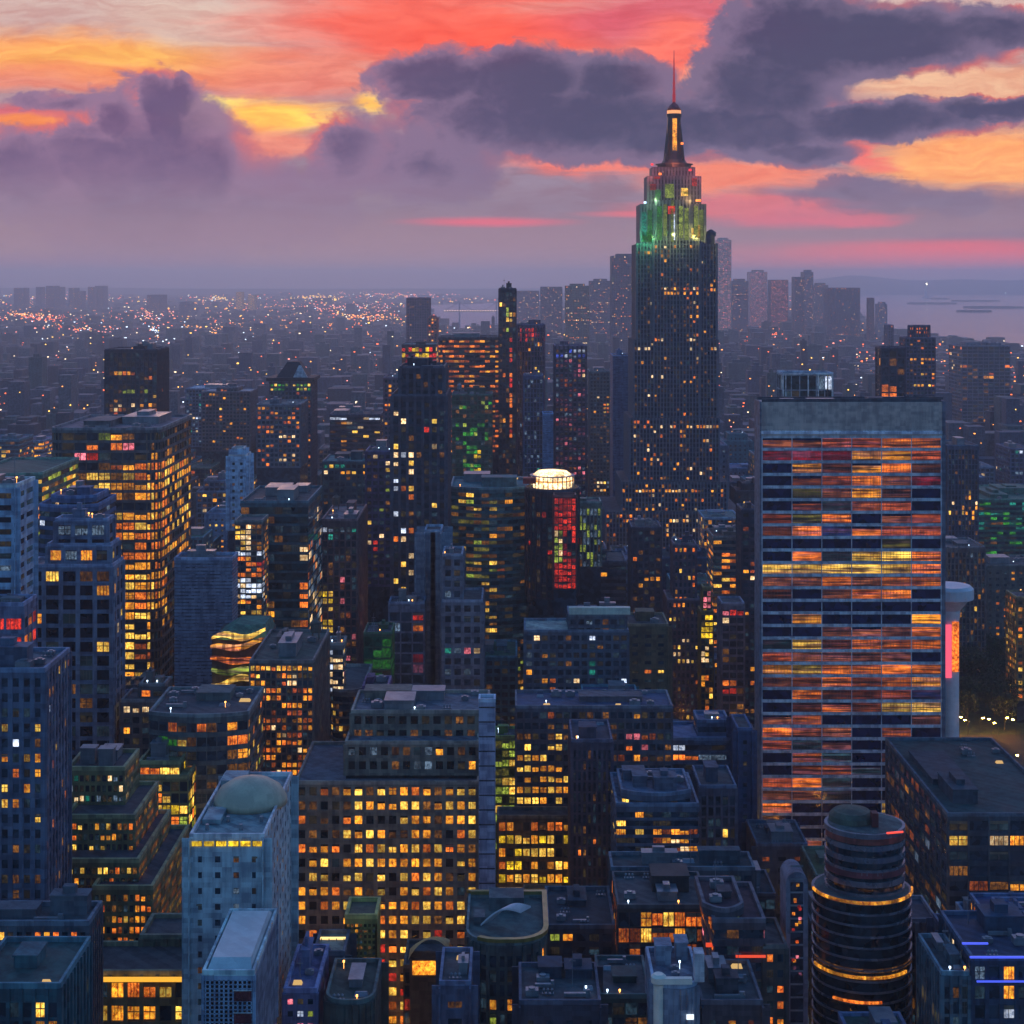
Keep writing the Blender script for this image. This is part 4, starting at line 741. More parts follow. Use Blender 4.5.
# domed roof and rim pieces
def child_of(label_start):
    for o in S.objects:
        if o.parent is None and str(o.get('label', '')).startswith(label_start): return o
r_ = child_of('pale blue-grey tower under'); q = MB(); zt = Z(838, 400)
q.lathe(1.5, 27, [(9.6, zt), (9.4, zt + 1.6), (8.0, zt + 4.0), (5.2, zt + 5.8), (2, zt + 6.7), (.2, zt + 6.9)], 28, 0); q.build('dome', wall(.48, .42, .30, .6, .15), r_, smooth=True)
q = MB(); [q.box(-8.6 + i * 3.0, -6.2 + i * 3.0, -.34, -.12, zt - 1.9, zt - .75) for i in range(6)]; q.build('clerestory', glow('yellow', False, 1.3), r_)
q = MB(); q.box(-8.4, -2, 38, 47, zt, zt + 2.4); q.box(-8, -3.4, 10, 20, zt, zt + 1.2); q.build('penthouse', wall(.22, .30, .32), r_)
q = MB(); [q.tube((-6 + i * 4.2, 6 + (i % 2) * 6, zt), (-6 + i * 4.2, 6 + (i % 2) * 6, zt + 1.4), .5, 0, 8) for i in range(4)]; q.build('roof_vents', GREYM, r_)
r_ = child_of('lower pale annex'); zt = Z(975, 350)
for z_ in (zt - 3.4, zt - 8.2):
    q = MB(); q.box(1.2, 5.0, -.16, -.07, z_ - 2.2, z_); q.build('recess', wall(.10, .015, .025, .6), r_)
    q = MB(); q.box(1.0, 5.2, -.2, -.08, z_, z_ + .22); q.build('lintel', wall(.5, .55, .55), r_)
q = MB(); q.prism([(-4.9, .6), (4.9, .6), (4.9, 33), (-4.9, 33)], zt + .3, zt + 2.2, 0, top=[(-4.2, 4), (4.2, 4), (4.2, 30), (-4.2, 30)]); q.build('roof_cap', wall(.46, .54, .56, .5, .12), r_)
r_ = child_of('low dark block whose roof'); zt = Z(955, 432)
q = MB(); q.box(-3.6, 3.4, 10, 11, zt + .4, zt + 3.2); q.build('light_wall', lamp_mat('deck_lamp', 1, .86, .5, 1.6), r_)
q = MB(); q.box(-4.1, -3.7, 2, 10, zt + .2, zt + 3); q.build('sign_panel', lamp_mat('sign_orange', 1, .35, .12, 1.0), r_)
q = MB(); [q.tube((x, 9, zt), (x, 9, zt + 3.6), .12) for x in (-3, -1, 1, 3)]; q.build('deck_frame', GREYM, r_)
r_ = child_of('dark round-cornered building'); f = find('the gold-rimmed oval building'); R0 = X(546, 440) / 2 - X(466, 440) / 2; zt = Z(945, 440)
q = MB(); op = offset(cornered(-R0, R0, 0, 34, 8.6), .9); ip = offset(cornered(-R0, R0, 0, 34, 8.6), -.5)
for k in range(3, len(op) - 1): q.prism([op[k], op[k + 1], ip[k + 1], ip[k]], zt + .9, zt + 1.9, 0)
q.build('rim', wall(.26, .21, .06, .4, .2, .3), r_)
q = MB(); nn = 14                                                   # swept white canopy: a curved shell
for k in range(nn):
    t0, t1 = k / nn, (k + 1) / nn; fz = lambda t: zt + 2.5 + 3.2 * sin(pi * t) ; fx = lambda t: -7 + 11 * t; fy = lambda t: 8 + 9 * t * t
    for w0, w1 in ((0, 5.5),): q.v += [(fx(t0), fy(t0), fz(t0)), (fx(t1), fy(t1), fz(t1)), (fx(t1) + 3, fy(t1) + w1, fz(t1) - .6), (fx(t0) + 3, fy(t0) + w1, fz(t0) - .6), (fx(t0), fy(t0), fz(t0) - .5), (fx(t1), fy(t1), fz(t1) - .5), (fx(t1) + 3, fy(t1) + w1, fz(t1) - 1.1), (fx(t0) + 3, fy(t0) + w1, fz(t0) - 1.1)]
    i = len(q.v) - 8; q.f += [(i, i + 1, i + 2, i + 3), (i + 7, i + 6, i + 5, i + 4), (i, i + 4, i + 5, i + 1), (i + 3, i + 2, i + 6, i + 7)]; q.m += [0] * 4
q.build('canopy', wall(.62, .60, .66, .5, .1), r_)
q = MB(); q.box(-5, 5, 24, 32, zt, zt + 3.6); q.box(-9, -6, 14, 20, zt, zt + 2); q.build('penthouse', wall(.07, .10, .11), r_)
r_ = child_of('black drum tower'); zt = Z(492, 870); q = MB()
q.lathe(0, 15, [(10.5, zt + .8), (11.5, zt + 3), (11.2, zt + 7), (8, zt + 9.6), (.3, zt + 10.4)], 28, 0); q.build('lit_cap', glow('pale', False, 1.7), r_, smooth=True)
q = MB(); [q.box(12.0 * cos(a_) - .25, 12.0 * cos(a_) + .25, 15 + 12.0 * sin(a_) - .25, 15 + 12.0 * sin(a_) + .25, zt + .4, zt + 7) for a_ in [i * pi / 14 for i in range(28)]]; q.lathe(0, 15, [(11.4, zt + 7.0), (12.3, zt + 7.1), (12.3, zt + 7.5), (11.4, zt + 7.6)], 28); q.build('cap_ribs', GREYM, r_)
q = MB(); q.lathe(0, 15, [(11.9, zt + 4.4), (12, zt + 4.8), (11.9, zt + 5.1)], 28, 0); q.build('cap_rim', lamp_mat('cap_rim', 1, .62, .16, 1.0), r_)
q = MB(); q.box(-16, -9, 3, 10, zt + 4, zt + 7); q.build('wing_panel', wall(.5, .06, .04), r_)
r_ = child_of('broad tower wearing'); zt = Z(382, 1500); w = (X(311, 1500) - X(270, 1500)) / 2
q = MB(); q.prism(rect(-w - 3, w + 3, -3, 47), zt + 1, zt + 4, 0); q.prism(rect(-w + 5, w - 5, 6, 40), zt + 4, zt + 18, 0, top=rect(-w + 14, w - 13, 16, 30)); q.build('hat_roof', wall(.02, .025, .035), r_)
q = MB(); q.prism(rect(w - 17, w - 4, 4, 8), zt + 4, zt + 15, 0, top=rect(w - 12, w - 10, 5, 7)); q.build('gable', wall(.4, .42, .46), r_)
r_ = child_of('blue-trimmed block'); zt = Z(960, 420); hw = (X(1060, 420) - X(972, 420)) / 2
q = MB(); q.box(-hw - .8, hw, -1.2, -.6, zt + .9, zt + 1.3); q.box(-hw + 1, hw, -1, -.6, zt - 5.4, zt - 5.0)
q.prism([(-hw - .8, 6), (-hw + 6, 6), (-hw + 6, 6.6), (-hw - .8, 6.6)], zt + 1.5, zt + 1.9, 0); q.build('neon_strip', lamp_mat('neon_blue', .30, .38, 1, 1.0), r_)
r_ = child_of('dark block with a smooth pale ledge'); zt = Z(930, 470); hw = (X(1060, 470) - X(942, 470)) / 2
q = MB(); q.prism([(-hw - 1.2, -2.2), (hw, -2.2), (hw, 1), (-hw - 1.2, 1)], zt - .9, zt + 1.6, 0, top=[(-hw - .8, -1.6), (hw, -1.6), (hw, .6), (-hw - .8, .6)]); q.build('ledge', wall(.34, .33, .42, .4, .15), r_)
r_ = child_of('grey annex with cream'); zt = Z(988, 400); hw = (X(700, 400) - X(654, 400)) / 2
q = MB(); q.lathe(-hw + 1.2, .8, [(1.3, zt - 30), (1.3, zt + .6), (1.9, zt + 1.2), (1.9, zt + 2.6), (1.2, zt + 3.2)], 18, 0); q.box(-hw + 1, hw - 2, -.9, .6, zt + 1.2, zt + 2.6); q.build('white_trim', wall(.75, .72, .62, .5, .1), r_, )
q = MB(); q.box(hw - 3.4, hw - 1.6, -.9, -.6, zt - 7.4, zt - 6.2); q.build('lit_sign', lamp_mat('sign_white', .9, .95, 1, 1.5), r_)
q = MB(); q.box(hw - 1.2, hw + 1.2, 1, 5, zt + 1, zt + 8); q.build('chimney', wall(.5, .5, .52), r_)
r_ = child_of('slate block lit by tall teal'); f = find('the teal-lit glass block'); zt = Z(616, 764)
q = MB(); cxp = X((525 + 628) / 2, 760); q.box(X(569, 764) - cxp, X(630, 764) - cxp, 2.4, 6, zt + 1, zt + 4.2); q.build('roof_strip', wall(.55, .60, .50, .5, .2), r_)
r_ = child_of('flat block topped by'); zt = Z(374, 1000); q = MB(); hw = (X(833, 1000) - X(783, 1000)) / 2
for x in (-hw, -hw + 1.6, 0, 6.2, 12, hw - .6, hw - 3.4): q.box(x - .35, x + .35, -1.0, -.4, zt - 14, zt + .4)
q.box(-hw, hw, -1.2, -.4, zt - .3, zt + .5); q.build('white_frame', wall(.62, .62, .62), r_)
r_ = child_of('tiered terrace block'); zt = Z(922, 462)
q = MB(); cxp = X((712 + 764) / 2, 462); q.box(-1, 7, -1.2, -.8, zt + 1.2, zt + 1.8); q.box(X(706, 467) - cxp, X(738, 467) - cxp, 3, 3.5, Z(906, 467) - .3, Z(906, 467) + .7); q.build('light_strip', lamp_mat('strip_orange', 1, .32, .14, .9), r_)
for st_, (zz, xx0, xx1) in {'tall office tower glowing': (0, 0, 0)}.items(): pass

# ------------------------------------------------------------------ the striped slab: 27 storeys of six wide panes
ROWS = ["PPRROO", "CCCAAR", "DABAOO", "DBROPC", "DGPAPD", "DBTNRD", "RGNDPR", "NONORR", "DDDDGD", "DPTYYO", "YYYYYO", "RPRPOO", "ADPOOD", "DDDDDD",
        "DADDDA", "DDPPPO", "TYYOOO", "RPPPPD", "AYOOOO", "YBOBYA", "DOORRN", "DBOBYY", "PBDDDP", "OBPDBD", "RTTDDD", "DBTDBD", "DBTTDD", "ROTDDD", "PPTDDY", "PDDDYY", "DDDDDD", "DDDDDD"]
CODE = dict(P='sienna', R='coral', C='crimson', A='amber', O='orange', B='rust', Y='gold', T='slate', G='khaki', N='indigo')
_sr = random.Random(9)
def slab_table(f, k):
    if f >= len(ROWS): return 'rust' if _sr.random() < .3 else None
    q = ROWS[f][min(k, 5)]
    if q == 'D': return None
    if _sr.random() < .10: return _sr.choice(['sienna', 'rust', 'orange'])
    return CODE[q]
b = building
slab, scx, srect = b('striped_slab', 'huge rectangular slab striped with grey bands and coloured lit floors under blank louvred crown', 762, 941, 433, 700, 14, 880, 'bands', (.42, .40, .42), p=0, stretch=True, shape='rect',
  over=dict(fh=5.42, bw=13.0, sp=1.3, pw=.34, ps=.45, pp=.6, cap=2.2), gl=(.006, .012, .045), table=slab_table, kit=0, short='the striped slab', near=True, roof=(.12, .14, .18), gain=.95)
W0 = srect[0][1]; zt = srect[0][4]; ztop = Z(402, 700)
q = MB(); q.box(-W0 - .5, W0 + .5, -.4, 14.2, zt - .02, ztop); 
for i in range(60): x = -W0 + (i + .5) * 2 * W0 / 60; q.box(x - .12, x + .12, -.62, -.38, zt + .4, ztop - .3)
q.box(-W0 - .7, W0 + .7, -.75, 14.4, zt - 1.1, zt + .5)
q.build('louvred_crown', wall(.46, .39, .36, .5, .3, .1), slab)
q = MB(); q.box(-W0 - .8, W0 + .8, -.9, -.3, zt - .3, zt + .9); q.build('crown_band', wall(.62, .66, .74), slab)
q = MB(); q.box(W0 + .4, W0 + 1.7, -.9, 14.5, 0, ztop + .4); q.build('corner_pier', wall(.11, .14, .19), slab)
q = MB(); q.box(-W0 - 1.1, -W0 - .4, -.9, 14.5, 0, ztop + .2); q.build('corner_pier', wall(.11, .14, .19), slab)
q = MB()
for s in (0, 1): q.box(-W0, W0, (0, 12.8)[s], (1, 13.8)[s], ztop, ztop + 1.4)
q.box(8, 32, 4, 11, ztop, ztop + 1.6); q.prism(rect(14, 40, 2, 3), ztop + 1, ztop + 2, 0); q.tube((28, 4, ztop + 2.2), (36, 12, ztop + 1.2), .6); q.tube((24, 4, ztop + 2.2), (32, 12, ztop + 1.2), .6)
q.build('roof_plant', wall(.05, .06, .08), slab)
q = MB(); q.box(-30, -24, 3, 7, ztop, ztop + 1.2); q.box(-18, -6, 4, 11, ztop, ztop + 1.0); q.build('cooling_unit', GREYM, slab)

# ------------------------------------------------------------------ the spire tower
YE = 1300.0; ecx = X(675, YE)
er = empty('spire_skyscraper', (ecx, YE, 0)); tag(er, 'tallest stepped skyscraper, green and gold lit crown under a red needle spire', 'skyscraper')
rnd = random.Random(31); W, G, L = MB(), MB(), []
WE = wall(.045, .065, .10, .7, .3); WE2 = wall(.10, .13, .18, .7, .2)
ste = dict(fh=3.7, bw=2.6, sp=1.3, pw=.85, ps=.1, pp=.7, cap=2.0)
def elit(rn, face, f, k, nb, z, pt, ny):
    py = HY + F * (H - z) / (YE + pt.y); px = 512 + F * (ecx + pt.x) / (YE + pt.y)
    if py < 244: return None
    q = math.sin(f * 1.9 + k * .13) * math.sin(k * .5 + f * .11 + face)
    pp = (.04 + .06 * q) * (2.2 if 648 < px < 664 or 684 < px < 700 else .8)
    if 287 < py < 294 and px > 660: pp = .8
    if py > 420: pp += .09
    if random.Random(f * 31 + face).random() < .09: pp += .35
    return pick(rn, [('orange', 3), ('amber', 5), ('pale', 3), ('dim', 3)]) if rn.random() < pp else rn.choice(('faintblue', 'faint', 'dim')) if rn.random() < .25 else None
# (px left, px right, top row, front offset, back offset)
ET = [(606, 742, 512, -24, 66), (622, 727, 482, -16, 60), (630, 719, 418, -10, 54), (634, 717, 340, -6, 50), (637, 716.5, 244, -3, 46), (654, 699, 238, -7.5, 0), (641, 705, 204, 3, 40), (656, 690, 200, -1, 8), (648, 700, 176, 8, 36), (653, 694, 167, 11, 33)]
z_prev = 0
rcts = []
for i, (a, b_, t, d0, d1) in enumerate(ET):
    Yf = YE + d0; x0, x1 = X(a, Yf) - ecx, X(b_, Yf) - ecx; zt = Z(t, Yf)
    zlo = {0: 0, 5: 60, 7: Z(244, YE)}.get(i, z_prev - 2); poly = rect(x0, x1, d0, d1)
    facade(W, G, L, poly, zlo, zt, ste if i < 6 else dict(ste, fh=4.5, pw=1.6, pp=.9, cap=3), rnd, elit, 30, None)
    if i not in (5, 7): z_prev = zt
    rcts.append((x0, x1, d0, d1, zt))

for a, t in ((636.5, 244), (652, 244), (661, 244), (675, 244), (689, 244), (700, 244), (716, 244), (634, 340), (717, 340)):
    xx = X(a, YE) - ecx; W.box(xx - .9, xx + .9, -5.2 if a not in (661, 675, 689) else -4.6, -2, 150, Z(t, YE) + .5, 1)
W.build('facade', [WE, WE2], er); G.build('glazing', glass(.012, .02, .04), er)
L.sort(key=lambda l: (l[6] in ('faint', 'faintblue'), abs(l[5]))); gl_ = sorted(set(l[6] for l in L)); B = MB()
for l in L[:100]:
    o = bpy.data.objects.new('window', window_mesh(glow(l[6]), 0)); COL.objects.link(o); o.parent = er; o.location = l[:3]; o.rotation_euler = (0, 0, l[5]); o.scale = (l[3], 1, l[4])
for l in L[100:]: pane(B, l, gl_.index(l[6]), rnd)
tag(B.build('windows', [glow(g_) for g_ in gl_], er), kind='stuff')
q = MB()
for (x0, x1, d0, d1, zt) in rcts: q.box(x0 + .2, x1 - .2, d0 + .2, d1 - .2, zt - .3, zt + .1); 
q.build('roof', roofing(.06, .07, .09), er)
# coloured crown: glowing panels that stand in for floodlight on the walls
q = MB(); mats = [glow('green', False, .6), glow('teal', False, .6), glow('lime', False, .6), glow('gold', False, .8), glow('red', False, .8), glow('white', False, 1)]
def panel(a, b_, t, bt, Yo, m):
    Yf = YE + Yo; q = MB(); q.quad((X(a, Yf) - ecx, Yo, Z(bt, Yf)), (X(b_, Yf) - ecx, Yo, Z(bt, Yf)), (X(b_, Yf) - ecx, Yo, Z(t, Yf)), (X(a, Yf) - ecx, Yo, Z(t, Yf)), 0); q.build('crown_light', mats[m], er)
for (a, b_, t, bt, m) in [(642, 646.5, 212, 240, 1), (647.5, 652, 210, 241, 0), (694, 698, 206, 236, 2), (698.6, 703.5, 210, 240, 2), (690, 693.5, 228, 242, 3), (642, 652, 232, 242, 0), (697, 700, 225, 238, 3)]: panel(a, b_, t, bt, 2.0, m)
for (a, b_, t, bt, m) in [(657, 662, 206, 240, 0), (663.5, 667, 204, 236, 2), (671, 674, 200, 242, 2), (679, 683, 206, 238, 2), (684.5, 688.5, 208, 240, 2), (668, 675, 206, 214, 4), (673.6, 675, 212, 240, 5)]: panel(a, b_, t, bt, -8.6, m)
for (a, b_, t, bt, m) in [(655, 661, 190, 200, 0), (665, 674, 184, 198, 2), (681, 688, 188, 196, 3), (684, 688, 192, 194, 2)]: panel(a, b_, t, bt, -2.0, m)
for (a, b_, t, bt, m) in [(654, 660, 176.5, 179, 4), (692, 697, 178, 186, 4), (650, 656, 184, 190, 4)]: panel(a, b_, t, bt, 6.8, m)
def lampbox(name, px, py, Yo, w, h, mat): 
    Yf = YE + Yo; x = X(px, Yf) - ecx; z = Z(py, Yf); k_ = MB(); k_.box(x - w / 2, x + w / 2, Yo - 1.2, Yo, z - h / 2, z + h / 2); return k_.build(name, mat, er)
for px, py, mt in [(645, 202.5, 'w'), (656, 201.5, 'w'), (697, 200.5, 'o'), (699.5, 200.5, 'o'), (652, 164.5, 'r'), (690, 170, 'r'), (660, 174, 'o'), (682, 143.5, 'o')]:
    lampbox('floodlight', px, py, 1.5 if py > 190 else 9, 2.0, 1.6, {'w': lamp_mat('flood_white', .75, .88, 1, 2.2), 'o': lamp_mat('flood_orange', 1, .5, .15, 2.2), 'r': lamp_mat('flood_red', 1, .12, .12, 1.4)}[mt])
# the coloured floodlights that stand on the setbacks and wash the crown
for px, py, Yo, col_, en in [(644, 238, -9, (.10, .9, .3), 5e4), (655, 236, -14, (.4, .8, .2), 4e4), (676, 234, -18, (.85, .8, .2), 5e4), (697, 236, -9, (1, .75, .15), 5e4), (655, 199, -4, (.5, .8, .3), 2.5e4), (690, 198, -4, (1, .5, .15), 3e4), (651, 174, 0, (1, .15, .12), 3e4), (697, 174, 0, (1, .15, .12), 3e4), (674, 161, 2, (1, .25, .12), 4e4)]:
    ld = bpy.data.lights.new('floodlight', 'POINT'); ld.energy = en * .22; ld.color = col_; ld.shadow_soft_size = 1.0
    lo_ = bpy.data.objects.new('floodlight', ld); COL.objects.link(lo_); lo_.parent = er; lo_.location = (X(px, YE + Yo) - ecx, Yo, Z(py, YE + Yo))
# mooring mast
ym = 22.0; Ym = YE + ym; zz = lambda py: Z(py, Ym); pw_ = Ym / F; mx = X(674, Ym) - ecx
q = MB(); s8 = lambda r, n=16: [(mx + r * cos(2 * pi * (k + .5) / n), ym + r * sin(2 * pi * (k + .5) / n)) for k in range(n)]
q.prism(s8(17 * pw_), zz(168), zz(165), 0); q.prism(s8(19 * pw_), zz(165), zz(164.2), 0); q.prism(s8(13.5 * pw_), zz(164.2), zz(160), 0, top=s8(11 * pw_))
q.prism(s8(10 * pw_), zz(160), zz(146), 0, top=s8(7.3 * pw_)); q.prism(s8(7.3 * pw_), zz(146), zz(116), 0, top=s8(6.7 * pw_)); q.prism(s8(7.6 * pw_), zz(117), zz(114), 0)
for k in range(4):                                                    # buttress wings
    a = pi / 4 + k * pi / 2; c1, s1 = cos(a), sin(a); r0, r1 = 13 * pw_, 7 * pw_; t = .9
    q.v += [(mx + c1 * r0 - s1 * t, ym + s1 * r0 + c1 * t, zz(161)), (mx + c1 * r0 + s1 * t, ym + s1 * r0 - c1 * t, zz(161)), (mx + c1 * r1 * .5 + s1 * t, ym + s1 * r1 * .5 - c1 * t, zz(161)), (mx + c1 * r1 * .5 - s1 * t, ym + s1 * r1 * .5 + c1 * t, zz(161)),
            (mx + c1 * r1 * 1.1 - s1 * t, ym + s1 * r1 * 1.1 + c1 * t, zz(122)), (mx + c1 * r1 * 1.1 + s1 * t, ym + s1 * r1 * 1.1 - c1 * t, zz(122)), (mx + c1 * r1 * .5 + s1 * t, ym + s1 * r1 * .5 - c1 * t, zz(122)), (mx + c1 * r1 * .5 - s1 * t, ym + s1 * r1 * .5 + c1 * t, zz(122))]
    i = len(q.v) - 8; q.f += [(i, i + 1, i + 5, i + 4), (i + 1, i + 2, i + 6, i + 5), (i + 3, i, i + 4, i + 7), (i + 4, i + 5, i + 6, i + 7)]; q.m += [0] * 4
q.build('mast', wall(.05, .045, .055, .5, .2, .4), er)
q = MB(); q.box(mx - 2.1 * pw_, mx + 2.1 * pw_, ym - 8.1 * pw_, ym - 6 * pw_, zz(158), zz(119)); q.build('mast_window', glow('amber', False, 1.25), er)
q = MB(); q.lathe(mx, ym, [(7.0 * pw_, zz(114)), (7.0 * pw_, zz(110.6))], 20, 0); q.build('ring_light', lamp_mat('ring_light', 1, .66, .40, 1.15), er)
q = MB(); q.lathe(mx, ym, [(7.2 * pw_, zz(110.6)), (6.4 * pw_, zz(108)), (4.2 * pw_, zz(105)), (1.6 * pw_, zz(103)), (1.2 * pw_, zz(101))], 20, 0); q.build('dome', wall(.35, .05, .05, .5), er, smooth=True)
q = MB(); zb_ = [zz(p_) for p_ in (102, 92, 78, 64, 50)]; rr_ = [1.7 * pw_, 1.3 * pw_, .95 * pw_, .6 * pw_, .25 * pw_]
q.lathe(mx, ym, list(zip(rr_, zb_)), 10, 0)
for p_ in (96, 90, 84, 76, 70): q.lathe(mx, ym, [(2.0 * pw_ * (1 - (100 - p_) / 70), zz(p_)), (2.0 * pw_ * (1 - (100 - p_) / 70), zz(p_ - 1.2))], 8, 0)
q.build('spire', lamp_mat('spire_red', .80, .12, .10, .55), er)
q = MB(); q.box(X(708, YE) - ecx, X(716, YE) - ecx, 8, 30, Z(245, YE), Z(235, YE)); q.lathe(X(713, YE) - ecx, 14, [(4, Z(236, YE)), (4.4, Z(232, YE)), (1, Z(229, YE))], 12); q.build('roof_plant', WE, er)
FOOT.append((X(600, 1276), X(750, 1276), 1270, 1370, 606, 742, 50, 520, 'spire_skyscraper', 'the spire skyscraper'))

# ------------------------------------------------------------------ banded drum, arched slab, flared pylon, gold drape podium
YD = 452.0
dr = empty('banded_drum', (X(855.5, 474), YD, 0)); tag(dr, 'cylindrical tower of wavy dark bands with a golden ring of light', 'tower')
Rd = (47 / F) * 478; Wd, Gd, Ld = MB(), MB(), []
def drum(poly, z0, z1, fh, sp, ps):
    Gd.prism(poly, z0, z1 - .2, 0); z = z1
    while z > max(z0, 20): Wd.prism(offset(poly, ps), z - sp, z, 0); z -= fh
lo = [(x, y + Rd) for x, y in ring(0, 0, Rd, 56, .92)]; up = [(x + 1.2, y + Rd + 1.5) for x, y in ring(0, 0, Rd * .80, 48, .9)]
zl, zu = Z(905, YD), Z(836, YD + 4)
drum(lo, 0, zl, 3.1, .55, .35); drum(up, zl - 1, zu, 3.4, 1.5, .4)
Wd.build('bands', wall(.20, .22, .27, .3, .25, .5), dr); Gd.build('glazing', glass(.010, .022, .032, .08), dr)
def arc(name, poly_r, ycen, sy, z0, z1, a0, a1, mat, proud=.6, xo=0):
    q = MB(); n = 30
    for k in range(n):
        t0 = radians(a0 + (a1 - a0) * k / n); t1 = radians(a0 + (a1 - a0) * (k + 1) / n); ro, ri = poly_r + proud, poly_r + .1
        q.prism([(xo + ro * sin(t0), ycen - ro * sy * cos(t0)), (xo + ro * sin(t1), ycen - ro * sy * cos(t1)), (xo + ri * sin(t1), ycen - ri * sy * cos(t1)), (xo + ri * sin(t0), ycen - ri * sy * cos(t0))], z0, z1, 0)
    return q.build(name, mat, dr)
arc('light_ring', Rd, Rd, .92, Z(905, YD) - .3, Z(905, YD) + .5, -85, 85, glow('amber', False, .7))
arc('light_ring', Rd, Rd, .92, Z(980, YD) - .3, Z(980, YD) + .5, -80, 50, glow('amber', False, .9), .5)
arc('light_ring', Rd, Rd, .92, Z(975, YD), Z(971, YD), -80, 70, glow('dim', False, .8), .3)
arc('light_ring', Rd, Rd, .92, Z(1005, YD) - .2, Z(1005, YD) + .5, -45, 12, glow('orange', False, 1.1), .5)
arc('red_band', Rd * .80, Rd + 1.5, .9, Z(852, YD), Z(846, YD), -85, 85, wall(.22, .05, .04), .45, 1.2)
arc('red_band', Rd * .80, Rd + 1.5, .9, Z(886, YD), Z(880, YD), -85, 85, wall(.16, .04, .05), .45, 1.2)
q = MB(); q.prism(offset(up, -.5), zu - .05, zu + .1, 0); q.build('roof', roofing(.07, .10, .10), dr); q = MB(); q.prism(offset(lo, -.5), zl - .1, zl + .05, 0); q.build('terrace', roofing(.07, .10, .10), dr)
q = MB(); q.lathe(-2, Rd + 4, [(6.6, zu), (6.4, zu + 1.6), (5.2, zu + 2.8), (2, zu + 3.5)], 24); q.build('green_crown', wall(.06, .08, .06), dr)
q = MB(); q.box(2.5, 4.2, Rd - 3, Rd, zu, zu + 4.0); q.build('red_stack', wall(.16, .03, .03), dr)
q = MB(); q.tube((5, 4, zu + .8), (10, 6, zu + .5), .28); q.build('beacon', lamp_mat('beacon', 1, .3, .2, 1.3), dr)
FOOT.append((X(808, 474), X(903, 474), YD, YD + 2 * Rd, 808, 903, 826, 1024, 'banded_drum', 'the banded drum'))

YA = 446.0; ar = empty('arched_slab', (X(797, YA), YA, 0)); tag(ar, 'thin round-topped slab with a dark glazed strip and hanging coloured lamps', 'tower')
q = MB(); hw = 11 / F * YA; zt = Z(884, YA); n = 14
prof = [(-hw, 0), (hw, 0), (hw, zt)] + [(hw * cos(pi * k / n), zt + hw * 1.1 * sin(pi * k / n)) for k in range(1, n)] + [(-hw, zt)]
m_ = len(prof); q.v = [(x, 0, z) for x, z in prof] + [(x, 10, z) for x, z in prof]; q.f = [tuple(range(m_)), tuple(range(2 * m_ - 1, m_ - 1, -1))] + [(k, m_ + k, m_ + (k + 1) % m_, (k + 1) % m_) for k in range(m_)]; q.m = [0] * len(q.f)
q.build('wall', wall(.15, .14, .18), ar)
q = MB(); q.box(-hw * .6, hw * .55, -.12, -.02, 20, zt + .5); q.build('glazing', glass(.02, .025, .04), ar)
rnd = random.Random(4); q = MB(); [q.box(-hw * .6, hw * .55, -.22, -.13, z, z + .5) for z in [30 + i * 3.6 for i in range(20)]]; q.build('floor_band', GREYM, ar)
for i in range(16):
    z = zt - rnd.uniform(0, 26); o = bpy.data.objects.new('lamp', window_mesh(glow(rnd.choice(['red', 'pink', 'amber', 'orange', 'plum'])), 0)); COL.objects.link(o); o.parent = ar; o.location = (rnd.uniform(-1.2, 1.2), -.3, z); o.scale = (.8, 1, .8)
FOOT.append((X(785, YA), X(809, YA), YA, YA + 10, 786, 808, 872, 1024, 'arched_slab', 'the arched slab'))

YP = 735.0; pr = empty('flared_pylon', (X(953, YP), YP, 0)); tag(pr, 'white mushroom-topped pylon with a pink neon flank', 'pylon')
q = MB(); q.lathe(0, 5, [(4, 0), (4, Z(625, YP)), (4.6, Z(612, YP)), (8.2, Z(602, YP)), (10.5, Z(600, YP)), (10.5, Z(590, YP)), (9, Z(587, YP))], 24); q.build('shaft', wall(.6, .62, .68, .5, .1), pr, smooth=False)
q = MB(); q.box(-3.6, -.6, .2, .8, Z(678, YP), Z(625, YP)); q.build('neon_panel', lamp_mat('neon_pink', 1, .34, .45, 1.2), pr)
q = MB(); q.box(-.2, 2.8, .3, .9, Z(672, YP), Z(622, YP)); q.build('neon_panel', glow('orange', False, 1.2), pr)
YG = 650.0; gr = empty('draped_podium', (X(238, YG), YG, 0)); tag(gr, 'podium draped in curling gold light ribbons, green roof above', 'building')
hw = 27 / F * YG; q = MB(); q.box(-hw, hw, 2, 30, 0, Z(640, YG)); q.build('wall', wall(.06, .055, .05), gr)
mats_ = [glow('gold', True, 1.2), glow('amber', True, 1.2), glow('orange', True, 1.0), glow('lime', True, .9)]
